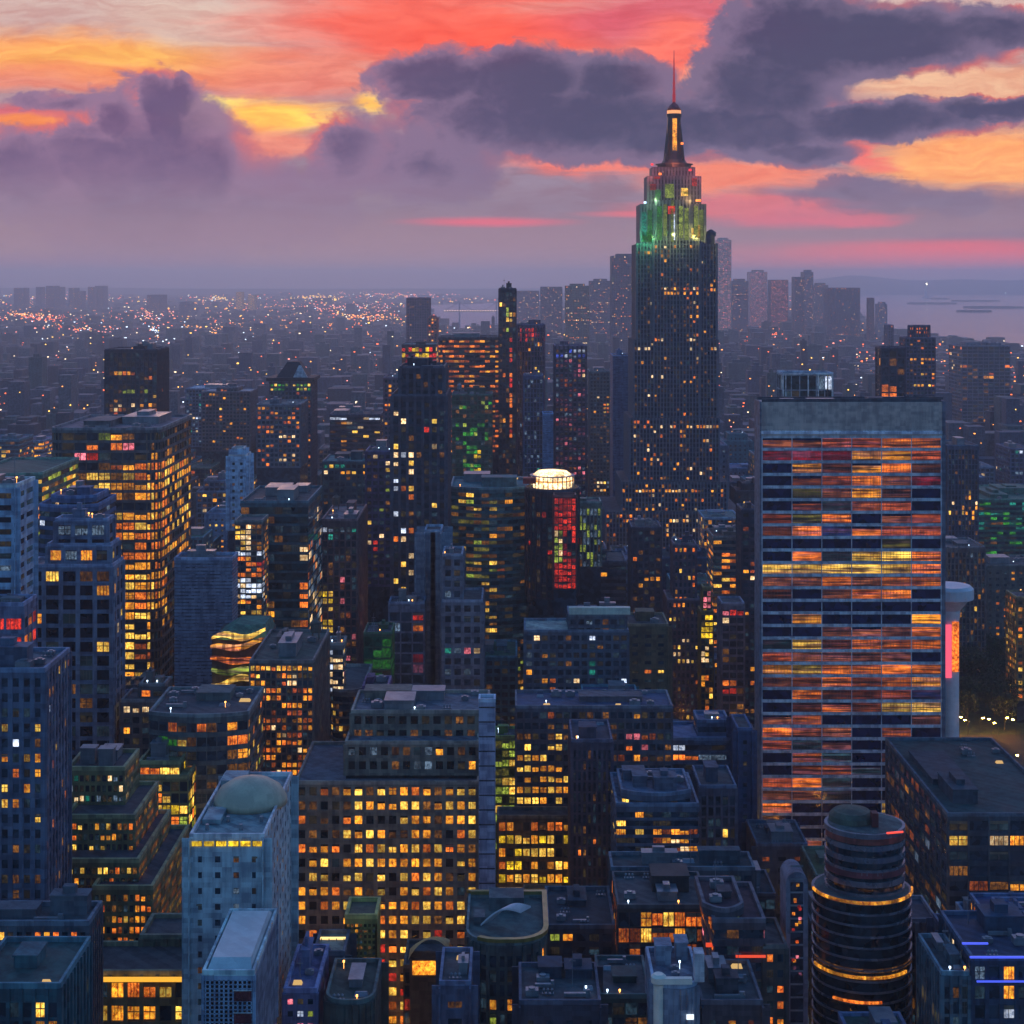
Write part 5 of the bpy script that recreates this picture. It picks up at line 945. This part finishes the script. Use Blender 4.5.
for i, (py, amp) in enumerate([(640, 3), (650, 4.5), (661, 4), (672, 2.5), (684, 3)]):
    q = MB(); n = 18; z = Z(py, YG)
    for k in range(n):
        t0, t1 = k / n, (k + 1) / n
        c0 = lambda t: (-hw + 2 * hw * t, 1.6 - 2.6 * sin(pi * t + i) ** 2 - 1.2, z + amp * (t ** 2) * sin(i * 1.3 + 1.2) + 1.2 * sin(t * 7 + i))
        a_, b2 = c0(t0), c0(t1); th0 = 1.0 + 1.4 * sin(pi * t0); th1 = 1.0 + 1.4 * sin(pi * t1)
        q.v += [a_, b2, (b2[0], b2[1] + .3, b2[2] + th1), (a_[0], a_[1] + .3, a_[2] + th0), (a_[0], a_[1] + 1.5, a_[2]), (b2[0], b2[1] + 1.5, b2[2]), (b2[0], b2[1] + 1.6, b2[2] + th1), (a_[0], a_[1] + 1.6, a_[2] + th0)]
        j = len(q.v) - 8; q.f += [(j, j + 1, j + 2, j + 3), (j + 3, j + 2, j + 6, j + 7), (j, j + 4, j + 5, j + 1)]; q.m += [0, 0, 0]
    q.build('light_ribbon', mats_[i % 4], gr)
q = MB(); q.prism(bowed(-hw * .9, hw, 3, 28, 4), Z(640, YG), Z(628, YG), 0, top=bowed(-hw * .2, hw * .9, 8, 24, 2)); q.build('roof', roofing(.07, .17, .12), gr)
FOOT.append((X(210, YG), X(266, YG), YG - 3, YG + 30, 210, 266, 612, 690, 'draped_podium', 'the gold-ribboned podium'))
YS = 462.0; sr = empty('shell_pavilion', (X(428, YS), YS, 0)); tag(sr, 'shell-shaped yellow pavilion roof glowing before the big gold-windowed office', 'pavilion')
q = MB(); n = 12; zt = Z(966, YS)
for k in range(n):
    for j in range(8):
        def sp_(u, v): a = pi * u; return (-5.8 + 11.6 * u, 2 + 9 * v, zt + (.8 + 4.6 * sin(a) ** .8) * (1 - .55 * v) + 2.6 * u)
        p_ = [sp_(k / n, j / 8), sp_((k + 1) / n, j / 8), sp_((k + 1) / n, (j + 1) / 8), sp_(k / n, (j + 1) / 8)]; q.quad(*p_); 
q.build('shell', wall(.45, .38, .16, .5, .2), sr, smooth=True)
q = MB(); q.box(-5.4, 5.6, 2.6, 9, 0, zt + .6); q.build('base', wall(.09, .07, .05), sr)
q = MB(); q.box(-4.6, 5.2, 2.2, 2.5, zt - 3.5, zt + .4); q.build('window', glow('amber', False, 1.2), sr)

# ------------------------------------------------------------------ far towers
far = [  # px0 px1 top Y depth colour label
    (612, 636, 256, 3400, 60, (.05, .05, .075), 'dark slab tower in haze at the shoulder of the spire skyscraper', .08), (590, 611, 281, 4200, 60, (.06, .065, .09), 'hazy twin-stepped tower with a red beacon beside the dark slab', .08), (566, 589, 286, 3600, 60, (.03, .07, .06), 'hazy green-topped block on the skyline with a red roof lamp', .08),
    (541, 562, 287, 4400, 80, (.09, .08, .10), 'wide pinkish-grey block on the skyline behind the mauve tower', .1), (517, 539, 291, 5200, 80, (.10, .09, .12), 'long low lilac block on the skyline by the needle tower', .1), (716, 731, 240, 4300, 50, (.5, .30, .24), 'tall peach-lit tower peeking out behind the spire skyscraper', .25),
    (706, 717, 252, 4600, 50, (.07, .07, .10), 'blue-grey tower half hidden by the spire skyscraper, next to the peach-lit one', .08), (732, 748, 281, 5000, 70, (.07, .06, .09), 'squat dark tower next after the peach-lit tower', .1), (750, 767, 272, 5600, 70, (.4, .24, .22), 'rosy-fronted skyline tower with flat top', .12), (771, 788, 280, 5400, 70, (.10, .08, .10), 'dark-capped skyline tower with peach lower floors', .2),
    (795, 804, 277, 5000, 60, (.05, .055, .08), 'slender dark tower sharing a base with the cranes-topped tower', .07), (804, 813, 272, 5200, 60, (.10, .10, .13), 'pale-crowned skyline tower topped with white lights', .15), (814, 828, 285, 5600, 70, (.14, .10, .11), 'soft brown skyline block between crowned tower and dark round-shouldered tower', .1), (829, 862, 288, 4700, 90, (.05, .055, .085), 'broad dark round-shouldered tower ending the skyline by the water', .1),
    (869, 874, 298, 4600, 30, (.16, .05, .06), 'thin red chimney-like tower at the waterside', .02), (878, 887, 304, 5000, 40, (.14, .13, .16), 'small pale tower on the waterfront past the thin red one', .1), (888, 893, 325, 3300, 30, (.05, .05, .08), 'little dark tower standing out before the bay', .1), (407, 429, 298, 3500, 60, (.10, .05, .07), 'lone reddish-brown tower in haze west of the river', .04), (428, 437, 318, 3000, 40, (.16, .04, .04), 'small red-fronted block at the foot of the lone reddish tower', .4),
    (14, 24, 288, 13300, 140, (.05, .05, .09), 'outermost dark tower of the distant riverside cluster', .06), (36, 41, 287, 13870, 120, (.05, .05, .09), 'slimmest tower of the distant riverside cluster', .06), (46, 54, 286, 13110, 160, (.04, .045, .08), 'tallest dark tower of the distant riverside cluster', .06), (55, 60, 287, 13680, 160, (.05, .05, .085), 'narrow tower leaning on the tallest of the riverside cluster', .06), (68, 75, 288, 13490, 140, (.045, .05, .085), 'round-shouldered tower in the middle of the riverside cluster', .06),
    (78, 82, 291, 12920, 120, (.05, .05, .09), 'shortest pale tower of the distant riverside cluster', .1), (88, 93, 287, 13300, 120, (.045, .05, .08), 'dark tower with a white roof lamp in the riverside cluster', .1), (95, 103, 286, 13490, 160, (.04, .045, .08), 'last wide tower at the inland end of the riverside cluster', .06), (147, 160, 295, 11780, 240, (.05, .05, .08), 'boxy black block alone on the hazy plain, orange lamp on its corner', .1),
    (178, 190, 304, 11000, 100, (.07, .07, .10), 'small domed grey hall on the hazy plain', .08), (236, 242, 292, 12920, 100, (.3, .2, .1), 'bright gold-lit tower on the hazy plain', .9), (248, 255, 295, 12920, 100, (.3, .2, .1), 'second gold-lit tower on the hazy plain, slightly broader and dimmer', .7)]
for (a, b_, t, Yf, dp, cc, lab, p_) in far:
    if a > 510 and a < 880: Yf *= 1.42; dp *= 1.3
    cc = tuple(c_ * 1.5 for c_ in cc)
    building('skyline_tower', lab, a, b_, t, Yf, dp, 310 if Yf > 9000 else 345, 'grid', cc, p=p_, near=False, over=dict(fh=5.5, bw=5, sp=2.6, pw=2.4), kit=0, pal=[('gold', 2), ('amber', 3), ('pink', 1), ('pale', 1)] if p_ > .5 else ROSY, gain=1.6, roof=(.06, .06, .08), zones=[(a - 1, b_ + 1, t, 330, .85, [('coral', 2), ('rust', 3), ('pink', 1), ('orange', 1)])] if a in (716, 750, 771) else (),  # coral panes and rosy wall colours stand in for peach light on faces
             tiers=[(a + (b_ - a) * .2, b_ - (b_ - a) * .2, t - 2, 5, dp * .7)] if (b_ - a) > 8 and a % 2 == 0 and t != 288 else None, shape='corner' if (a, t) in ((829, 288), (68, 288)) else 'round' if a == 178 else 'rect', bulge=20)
# statue on its island
gx, gy = gpt(925.5, 298.5, 14); st_ = empty('statue', (gx, gy, 14)); tag(st_, 'tiny white floodlit statue on its pedestal out in the bay', 'statue')
sc_ = gy / F; q = MB(); q.prism(rect(-3.0 * sc_, 3.0 * sc_, -3 * sc_, 3 * sc_), 0, 2 * sc_, 0); q.prism(rect(-1.6 * sc_, 1.6 * sc_, -1.6 * sc_, 1.6 * sc_), 2 * sc_, 7 * sc_, 0, top=rect(-1.1 * sc_, 1.1 * sc_, -1.1 * sc_, 1.1 * sc_)); q.build('pedestal', wall(.5, .5, .5), st_)
q = MB(); q.lathe(0, 0, [(1.1 * sc_, 7 * sc_), (.9 * sc_, 9 * sc_), (.75 * sc_, 11 * sc_), (.35 * sc_, 11.6 * sc_), (.45 * sc_, 12.3 * sc_), (.1 * sc_, 13 * sc_)], 12); q.tube((.6 * sc_, 0, 11 * sc_), (1.1 * sc_, 0, 13.6 * sc_), .2 * sc_, 0, 6); q.build('figure', wall(.6, .66, .6), st_)
q = MB(); q.lathe(1.15 * sc_, 0, [(.3 * sc_, 13.5 * sc_), (.8 * sc_, 14.2 * sc_), (.5 * sc_, 15 * sc_), (.1 * sc_, 15.6 * sc_)], 10); q.build('torch', lamp_mat('torch', 1, .95, .8, 9), st_)
# suspension bridge over the river
Yb = 8800.0; br = empty('suspension_bridge', (X(478, Yb), Yb, 0)); tag(br, 'pale suspension bridge crossing the shining river in the haze', 'bridge')
BM = wall(.35, .35, .4); L_ = (X(512, Yb) - X(446, Yb)); zd = Z(311, Yb)
q = MB(); q.prism([(-L_ / 2, -14), (L_ / 2, -14), (L_ / 2, 14), (-L_ / 2, 14)], zd - 5, zd, 0); q.build('deck', BM, br)
for sx in (-.28, .28):
    q = MB(); x = sx * L_
    for sy in (-13, 13): q.box(x - 4, x + 4, sy - 3, sy + 3, 0, zd + 52)
    q.box(x - 3, x + 3, -13, 13, zd + 44, zd + 50); q.build('bridge_tower', BM, br)
for sy in (-13, 13):
    q = MB(); n = 24; f_ = lambda t: (-.5 * L_ + L_ * t, sy, zd + 3 + 48 * (((t - .5) / .28) ** 2 if abs(t - .5) < .28 else max(0, (.5 - abs(t - .5)) / .22)))
    for k in range(n): q.tube(f_(k / n), f_((k + 1) / n), 1.8, 0, 5)
    q.build('cable', BM, br)
q = MB(); [q.box(x - 2, x + 2, -16, -14, zd, zd + 4) for x in [-L_ / 2 + i * L_ / 26 for i in range(27)]]; q.build('bridge_lamps', lamp_mat('bridge_lamp', 1, .8, .6, 3), br)

# ------------------------------------------------------------------ infill: the blocks between the ones above
GRID = random.Random(77)
KINDS = [('low_rise', 'low-rise'), ('mid_rise', 'mid-rise'), ('office_block', 'office block'), ('apartment_block', 'apartment block')]
COLS = [('navy', NAVY), ('slate', SLATE), ('brown', (.12, .085, .075)), ('navy', (.05, .075, .13)), ('black', DARK), ('blue-grey', BLUEG), ('teal', (.03, .11, .13)), ('grey', GREYB), ('teal', (.05, .12, .14)), ('olive', (.08, .085, .06))]
LITS = [('sparse amber windows', .10, SPARSE), ('scattered gold windows', .24, GOLDEN), ('busy orange windows', .42, FIRE), ('rosy speckled windows', .22, ROSY), ('cool white specks', .12, COOLP), ('hardly a lit window', .015, DIMP)]
SHAPES = ['squat', 'narrow', 'stepped', 'wide', 'slab-like', 'boxy']
used = {}
def in_poly(x, y, poly):
    c_ = False; n = len(poly)
    for i in range(n):
        x1, y1 = poly[i]; x2, y2 = poly[(i + 1) % n]
        if (y1 > y) != (y2 > y) and x < (x2 - x1) * (y - y1) / (y2 - y1) + x1: c_ = not c_
    return c_
named = list(FOOT); count = 0
def try_fill(Y, px, wpx, dep, h):
    global count
    x0, x1 = X(px - wpx / 2, Y), X(px + wpx / 2, Y)
    for f in FOOT:
        if x0 < f[1] + 3 and x1 > f[0] - 3 and Y < f[3] + 3 and Y + dep > f[2] - 3: return
    if 240 < x0 < 420 and 930 < Y < 1240 or 240 < x1 < 420 and 930 < Y < 1240: return
    if in_poly((x0 + x1) / 2, Y, BAY) or in_poly((x0 + x1) / 2, Y, RIVER): return
    yt = HY + F * (H - h) / Y
    for f in named:                                                    # stay below what can be seen of the blocks behind
        if f[2] > Y and px + wpx / 2 > f[4] - 1 and px - wpx / 2 < f[5] + 1: yt = max(yt, f[7] - 4 + GRID.uniform(0, 5))
    if px > 925 and 560 < Y < 1250: return
    if Z(yt, Y) < 9: return
    hgt = Z(yt, Y)
    ci = GRID.randrange(len(COLS)); li = GRID.choices(range(6), (5, 5, 3, 4, 3, 3))[0]; sty = GRID.choice(['grid', 'grid', 'fins', 'bands', 'thin', 'plain', 'grid'])
    w = x1 - x0; stepped = GRID.random() < .3 and wpx > 14
    shp = 'stepped' if stepped else 'narrow' if hgt > 2.6 * w else 'wide' if w > 1.4 * hgt else 'squat' if w > .8 * hgt else 'slab-like' if dep < w * .7 else 'boxy'
    kd = KINDS[0] if hgt < 45 else KINDS[GRID.choice((1, 2, 3))]
    best = None
    for f in named:
        if f[9] is None: continue
        d = hypot((f[0] + f[1]) / 2 - (x0 + x1) / 2, (f[2] + f[3]) / 2 - Y - dep / 2)
        if best is None or d < best[0]: best = (d, f)
    f = best[1]; rel = 'behind' if Y > f[3] else 'before' if Y + dep < f[2] else 'beside'
    if abs((f[4] + f[5]) / 2 - px) > (f[5] - f[4]) / 2 + wpx: rel = 'off to one side of' if rel != 'beside' else 'beside'
    lab = None
    for tries in range(9):
        lab = f'{shp} {COLS[ci][0]} {kd[1]} with {LITS[li][0]}, {rel} {f[9]}'
        if len(lab.split()) > 16: lab = lab.replace('off to one side of', 'beside')
        if len(lab.split()) > 16: lab = lab.split(' ', 1)[1]
        if len(lab.split()) > 16: lab = lab.replace(kd[1], 'block')
        if lab not in used: break
        ci = (ci + 3) % len(COLS); li = (li + 1) % 6
    used[lab] = 1
    big = wpx > 26
    o, _, _ = building(kd[0], lab, px - wpx / 2, px + wpx / 2, yt, Y, dep, min(yt + (140 if Y < 900 else 90), 1030), sty, COLS[ci][1], p=LITS[li][1], pal=LITS[li][2], near=False, kit=2 if Y < 1500 else 1,
             tiers=[(px - wpx * .3, px + wpx * .28, yt - GRID.uniform(4, 11), dep * .15, dep * .8)] if stepped else None, roof=tuple(c_ * GRID.uniform(.5, 1.1) for c_ in COLS[ci][1]), short=None, group='city blocks filling the streets between the towers',
             over=None if Y < 1300 else dict(fh=4.6, bw=4.8))
    count += 1
for Y0, Y1, step, dx, hm in [(400, 620, 40, 26, 70), (620, 900, 46, 30, 75), (900, 1300, 55, 34, 62), (1300, 1900, 75, 38, 72), (1900, 2700, 100, 52, 78)]:
    y = Y0
    while y < Y1:
        px = -10 + GRID.uniform(0, 14)
        while px < 1034:
            w = GRID.uniform(.55, 1.0) * dx / y * F
            if count < 275: try_fill(y + GRID.uniform(0, 10), px, w, GRID.uniform(.5, .8) * step, hm * GRID.uniform(.35, 1.35) * (1.25 if 430 < px < 760 else 1))
            px += w + GRID.uniform(2, 8) + 6 / y * F
        y += step
print('FILL', count)

# ------------------------------------------------------------------ the far city as one mass, and its lights
def mass():
    rn = random.Random(12); B = MB(); Lm = MB()
    lights = ['amber', 'orange', 'pale', 'pink', 'white', 'gold']
    occ = [(f[0] - 10, f[1] + 10, f[2] - 10, f[3] + 10) for f in FOOT if f[2] > 1350]
    n = 0
    for i in range(13000):
        py = HY + 10 + (145 * rn.random() ** 1.25) if i < 9000 else HY + rn.uniform(60, 215); Y = H * F / (py - HY)
        if Y > 24000 or Y < 1650: continue
        px = rn.uniform(-40, 1064); x = X(px, Y)
        if in_poly(x, Y, BAY) or in_poly(x, Y, RIVER): continue
        core = math.exp(-((px - 640) / 210) ** 2) * (1 if 2500 < Y < 7500 else .3)
        hh = rn.uniform(6, 24) * (1 + (rn.random() < .10) * rn.uniform(.6, 2.2)) * (1 + .7 * core) * (.55 if px > 850 and Y > 3300 else 1)
        w, d = rn.uniform(12, 34) * (1 + Y / 9000), rn.uniform(14, 40) * (1 + Y / 7000)
        if i >= 9000 and rn.random() < .25 and not (px > 850 and Y > 3300): hh = rn.uniform(30, 75) * (1 + (rn.random() < .2) * .6)
        if hh > 80: w *= .6; d *= .6
        if any(a < x + w and b_ > x - w and c_ < Y + d and d_ > Y - d for a, b_, c_, d_ in occ): continue
        m = rn.randrange(5); B.box(x - w / 2, x + w / 2, Y - d / 2, Y + d / 2, 0, hh, m); n += 1
        if rn.random() < .3: B.box(x - w / 4, x + w / 5, Y - d / 4, Y + d / 4, hh - .1, hh + rn.uniform(2, 7), m)
        for _ in range(rn.choice((1, 3, 5, 8, 12) if Y < 3000 else (0, 1, 2, 3, 5) if Y < 4500 else (0, 0, 1, 1, 2))):           # lit panes on the faces towards us
            s = rn.uniform(.5, 1.0) * (Y / F) ; s2 = s * rn.uniform(.8, 2.2); lx = x + rn.uniform(-.45, .45) * w; lz = rn.uniform(.15, .92) * hh
            Lm.box(lx - s2 / 2, lx + s2 / 2, Y - d / 2 - .6, Y - d / 2 - .1, lz - s / 2, lz + s / 2, rn.choices(range(6), (5, 4, 3, 2, 1, 3))[0])
    cl = [(45, 322, 40, 3, 90, 1), (25, 318, 20, 2, 40, 0), (60, 333, 30, 2, 40, 1), (150, 318, 30, 4, 60, 3), (110, 334, 30, 3, 30, 3), (155, 333, 6, 2, 12, 4), (215, 300, 8, 2, 25, 5), (285, 287, 40, 1.5, 70, 1), (320, 300, 22, 3, 60, 5),
          (365, 320, 25, 3, 70, 0), (340, 310, 60, 5, 90, 3), (400, 296, 60, 3, 90, 3), (470, 288, 40, 1.5, 60, 3), (120, 285, 60, 1.2, 50, 3), (250, 330, 80, 6, 40, 0), (90, 372, 90, 20, 70, 2), (760, 345, 60, 16, 110, 1), (800, 370, 50, 14, 80, 2),
          (980, 291, 40, 1.2, 60, 2), (1010, 293, 20, 1.2, 40, 3), (900, 360, 60, 14, 60, 1), (220, 385, 60, 16, 50, 2), (440, 365, 60, 14, 50, 1), (540, 345, 50, 16, 60, 1), (1000, 385, 40, 18, 50, 1), (50, 300, 50, 6, 60, 3), (180, 345, 120, 14, 70, 4)]
    for cx, cy, sx, sy, k, m in cl:
        for _ in range(int(k * 1.5)):
            px, py = rn.gauss(cx, sx * .6), max(rn.gauss(cy, sy * .6), 284); Y = H * F / (py - HY)
            if Y > 28000 or Y < 2000: continue
            x = X(px, Y)
            if in_poly(x, Y, RIVER) or (in_poly(x, Y, BAY) and py > 296): continue
            s = rn.uniform(.35, .95) * Y / F; z = rn.uniform(6, 30)
            Lm.box(x - s * .7, x + s * .7, Y - s * .3, Y + s * .3, z, z + s, m if rn.random() < .7 else rn.randrange(6))
    for xa in [-5200, -3900, -2900, -2100, -1500, -1000, -620, -330, -60, 300, 640, 1050]:          # lamps strung along the avenues
        Y = 2400
        while Y < 15000:
            x = xa + rn.uniform(-8, 8); s = rn.uniform(.3, .6) * Y / F; Y += rn.uniform(40, 90) * (Y / 4000)
            if abs(x) > Y * .34 or in_poly(x, Y, RIVER) or in_poly(x, Y, BAY): continue
            Lm.box(x - s * .7, x + s * .7, Y - s * .3, Y + s * .3, 9, 9 + s, 0 if rn.random() < .7 else 2)
    o = B.build('distant_city', [wall(.05, .07, .11), wall(.08, .09, .12), wall(.03, .045, .07), wall(.10, .11, .13), wall(.05, .09, .10)]); tag(o, 'hazy mass of low roofs spreading to the horizon', 'city', kind='stuff')
    def fl(nm, r, g_, b_, s): return lamp_mat('city_light_' + nm, r, g_, b_, s)
    o = Lm.build('city_lights', [fl('amber', 1, .62, .25, 4.0), fl('orange', 1, .42, .16, 4.5), fl('pale', 1, .88, .7, 4), fl('pink', 1, .58, .5, 3.6), fl('white', .85, .92, 1, 4), fl('gold', 1, .76, .3, 5)])
    tag(o, 'countless tiny lamps and lit panes scattered over the distant city', 'lights', kind='stuff'); print('MASS', n)
mass()

# ------------------------------------------------------------------ park trees and street lamps
def tree_meshes(seed, h):
    rn = random.Random(seed); T = MB(); T.tube((0, 0, 0), (rn.uniform(-.3, .3), rn.uniform(-.3, .3), h * .5), .38, 0, 7, .2)
    for _ in range(6):
        a = rn.uniform(0, 6.28); z0 = h * rn.uniform(.3, .5); T.tube((0, 0, z0), (cos(a) * h * .26, sin(a) * h * .26, z0 + h * rn.uniform(.15, .35)), .16, 0, 5, .05)
    C = MB(); lobes = [(rn.gauss(0, h * .15), rn.gauss(0, h * .15), h * rn.uniform(.45, .9), h * rn.uniform(.12, .22)) for _ in range(11)]
    for lx, ly, lz, lr in lobes:
        for _ in range(150):
            v = Vector((rn.gauss(0, 1), rn.gauss(0, 1), rn.gauss(0, 1))).normalized() * lr * rn.uniform(.6, 1.08); p = Vector((lx, ly, lz)) + v
            u = Vector((rn.gauss(0, 1), rn.gauss(0, 1), rn.gauss(0, 1))).normalized(); w = u.cross(v).normalized() if u.cross(v).length > 0 else Vector((1, 0, 0)); s = rn.uniform(.35, .8)
            C.quad(tuple(p - u * s), tuple(p + w * s * .7), tuple(p + u * s), tuple(p - w * s * .7), rn.randrange(3))
    return T, C
LEAF = [wall(.025, .05, .022, .8, .3, 0, 'leaves'), wall(.04, .075, .03, .8, .3, 0, 'leaves'), wall(.018, .035, .02, .8, .3, 0, 'leaves')]
LEAF2 = [wall(.06, .10, .03, .8, .3, 0, 'leaves_light'), wall(.09, .12, .03, .8, .3, 0, 'leaves_light'), wall(.04, .07, .02, .8, .3, 0, 'leaves_light')]
BARK = wall(.06, .045, .035, .9, .3, 0, 'bark')
def tree(name, lv, seed, h):
    r = empty(name, (0, 0, 0)); T, C = tree_meshes(seed, h); T.build('trunk', BARK, r); C.build('crown', lv, r); return r
protos = [tree('park_tree', LEAF, 50 + i, 17 + 2 * i) for i in range(4)]; first = {}
tr = random.Random(8); spots = []
for i in range(400):
    y = tr.uniform(935, 1225); px = tr.uniform(940, 1045); x = X(px, y)
    if all(hypot(x - a, y - b_) > 12 for a, b_ in spots): spots.append((x, y))
    if len(spots) >= 64: break
def plant(pr_, x, y, s, rz, label, group, cat='tree'):
    if first.get(pr_.name) is None: first[pr_.name] = 1; o = pr_
    else:
        o = pr_.copy(); COL.objects.link(o)
        for ch in pr_.children: d = ch.copy(); COL.objects.link(d); d.parent = o
    o.location = (x, y, 0); o.scale = (s, s, s); o.rotation_euler = (0, 0, rz); tag(o, label, cat, group); return o
for i, (x, y) in enumerate(spots): plant(protos[i % 4], x, y, tr.uniform(.8, 1.25), tr.uniform(0, 6), 'dark leafy tree among the others in the unlit park', 'trees of the dark park')
g_ = MB(); g_.quad((235, 925, .02), (430, 925, .02), (430, 1240, .02), (235, 1240, .02)); structure('park_lawn', g_, wall(.03, .06, .03, .95, .4, 0, 'lawn'))
pav = tree('street_tree', LEAF2, 91, 13)
for k, (px, y, lab) in enumerate([(500, 648, 'yellow-green tree under street lamps by the wide gold floors'), (494, 634, 'smaller lamp-lit tree between grey pier and wide gold floors'), (505, 668, 'lamp-lit street tree in the gap above the wide gold floors'), (490, 690, 'furthest lamp-lit tree in the gap beside the grey pier')]):
    plant(pav, X(px, y), y, tr.uniform(1.1, 1.5), k, lab, None)
# street lamps: pole, arm, glowing head
def lamp():
    r = empty('street_lamp', (0, 0, 0)); q = MB(); q.tube((0, 0, 0), (0, 0, 9), .12, 0, 6, .07); q.build('pole', DARKM, r)
    q = MB(); q.tube((0, 0, 8.9), (1.8, 0, 9.3), .06, 0, 5); q.build('arm', DARKM, r)
    q = MB(); q.box(1.2, 2.3, -.3, .3, 9.05, 9.3); q.build('lamp_head', lamp_mat('sodium_lamp', 1, .66, .24, 380), r); return r
lp = lamp()
LS = []
for xa in (-182, -5, 88, 245):
    for yy in range(420, 1300, 62): LS.append((xa - 8.5, yy)); LS.append((xa + 8.5, yy + 30))
free_ = lambda x, y: all(not (f[0] - 1 < x < f[1] + 1 and f[2] - 1 < y < f[3] + 1) for f in FOOT)
for i in range(900):
    y = 360 * (1250 / 360) ** tr.random(); x = X(tr.uniform(-10, 1034), y)
    if free_(x, y) and not (235 < x < 430 and 925 < y < 1240) and all(hypot(x - a, y - b_) > 17 for a, b_ in LS): LS.append((x, y))
    if len(LS) > 300: break
LS = [p_ for p_ in LS if free_(*p_)] + [(X(px, y), y) for px, y in [(948, 925), (958, 928), (968, 922), (980, 926), (992, 924), (1004, 927), (1016, 923)]]
for i, (x, y) in enumerate(LS): plant(lp, x, y, 1, 0 if i % 2 == 0 else pi, 'orange sodium street lamp on a tall pole in the streets between the blocks' if i < len(LS) - 7 else 'orange street lamp along the near edge of the dark park', 'sodium street lamps' if i < len(LS) - 7 else 'lamps at the park edge', 'street lamp')
# cars on the avenues
def car(name, body):
    r = empty(name, (0, 0, 0)); q = MB()
    q.prism(rect(-.9, .9, -2.2, 2.2), .35, .95, 0, top=rect(-.85, .85, -2.1, 2.1)); q.build('body', body, r)
    q = MB(); q.prism(rect(-.8, .8, -1.3, 1.4), .95, 1.5, 0, top=rect(-.65, .65, -.8, 1.0)); q.build('cabin', glass(), r)
    for sx in (-1, 1):
        q = MB(); q.box(sx * .65 - .18, sx * .65 + .18, -2.26, -2.2, .6, .8); q.build('tail_light', lamp_mat('tail_light', 1, .08, .05, 12), r)
        q = MB(); q.box(sx * .65 - .18, sx * .65 + .18, 2.2, 2.26, .6, .8); q.build('headlight', lamp_mat('headlight', 1, .95, .85, 30), r)
        for sy in (-1.35, 1.35): q = MB(); q.tube((sx * .78, sy, .33), (sx * .95, sy, .33), .33, 0, 10); q.build('wheel', wall(.02, .02, .02), r)
    return r
cars = [car('taxi', wall(.7, .42, .03, .35, .05)), car('car', wall(.05, .05, .06, .3, .05)), car('car', wall(.5, .5, .52, .3, .05))]
first2 = {}
for i in range(46):
    xa = tr.choice((-182, -5, 88, 245)); ln = tr.choice((-6, -3, 3, 6)); y = tr.uniform(560, 1250)
    if not free_(xa + ln, y): continue
    k = i % 3; o = plant(cars[k], xa + ln, y, 1, 0 if ln > 0 else pi, ['yellow taxi driving down a lamp-lit avenue', 'black car driving down a lamp-lit avenue', 'silver car driving down a lamp-lit avenue'][k], 'traffic on the avenues', 'car')

# ------------------------------------------------------------------ the air
hz = MB(); hz.box(-41000, 41000, -3400, 41500, -1.2, 452)
m = bpy.data.materials.new('haze'); m.use_nodes = True; t = m.node_tree; t.nodes.clear()
v = t.nodes.new('ShaderNodeVolumePrincipled'); v.inputs['Color'].default_value = (.74, .87, 1, 1); v.inputs['Density'].default_value = .000075; v.inputs['Anisotropy'].default_value = .55
t.links.new(v.outputs[0], t.nodes.new('ShaderNodeOutputMaterial').inputs['Volume'])
tag(hz.build('haze', m), kind='stuff')
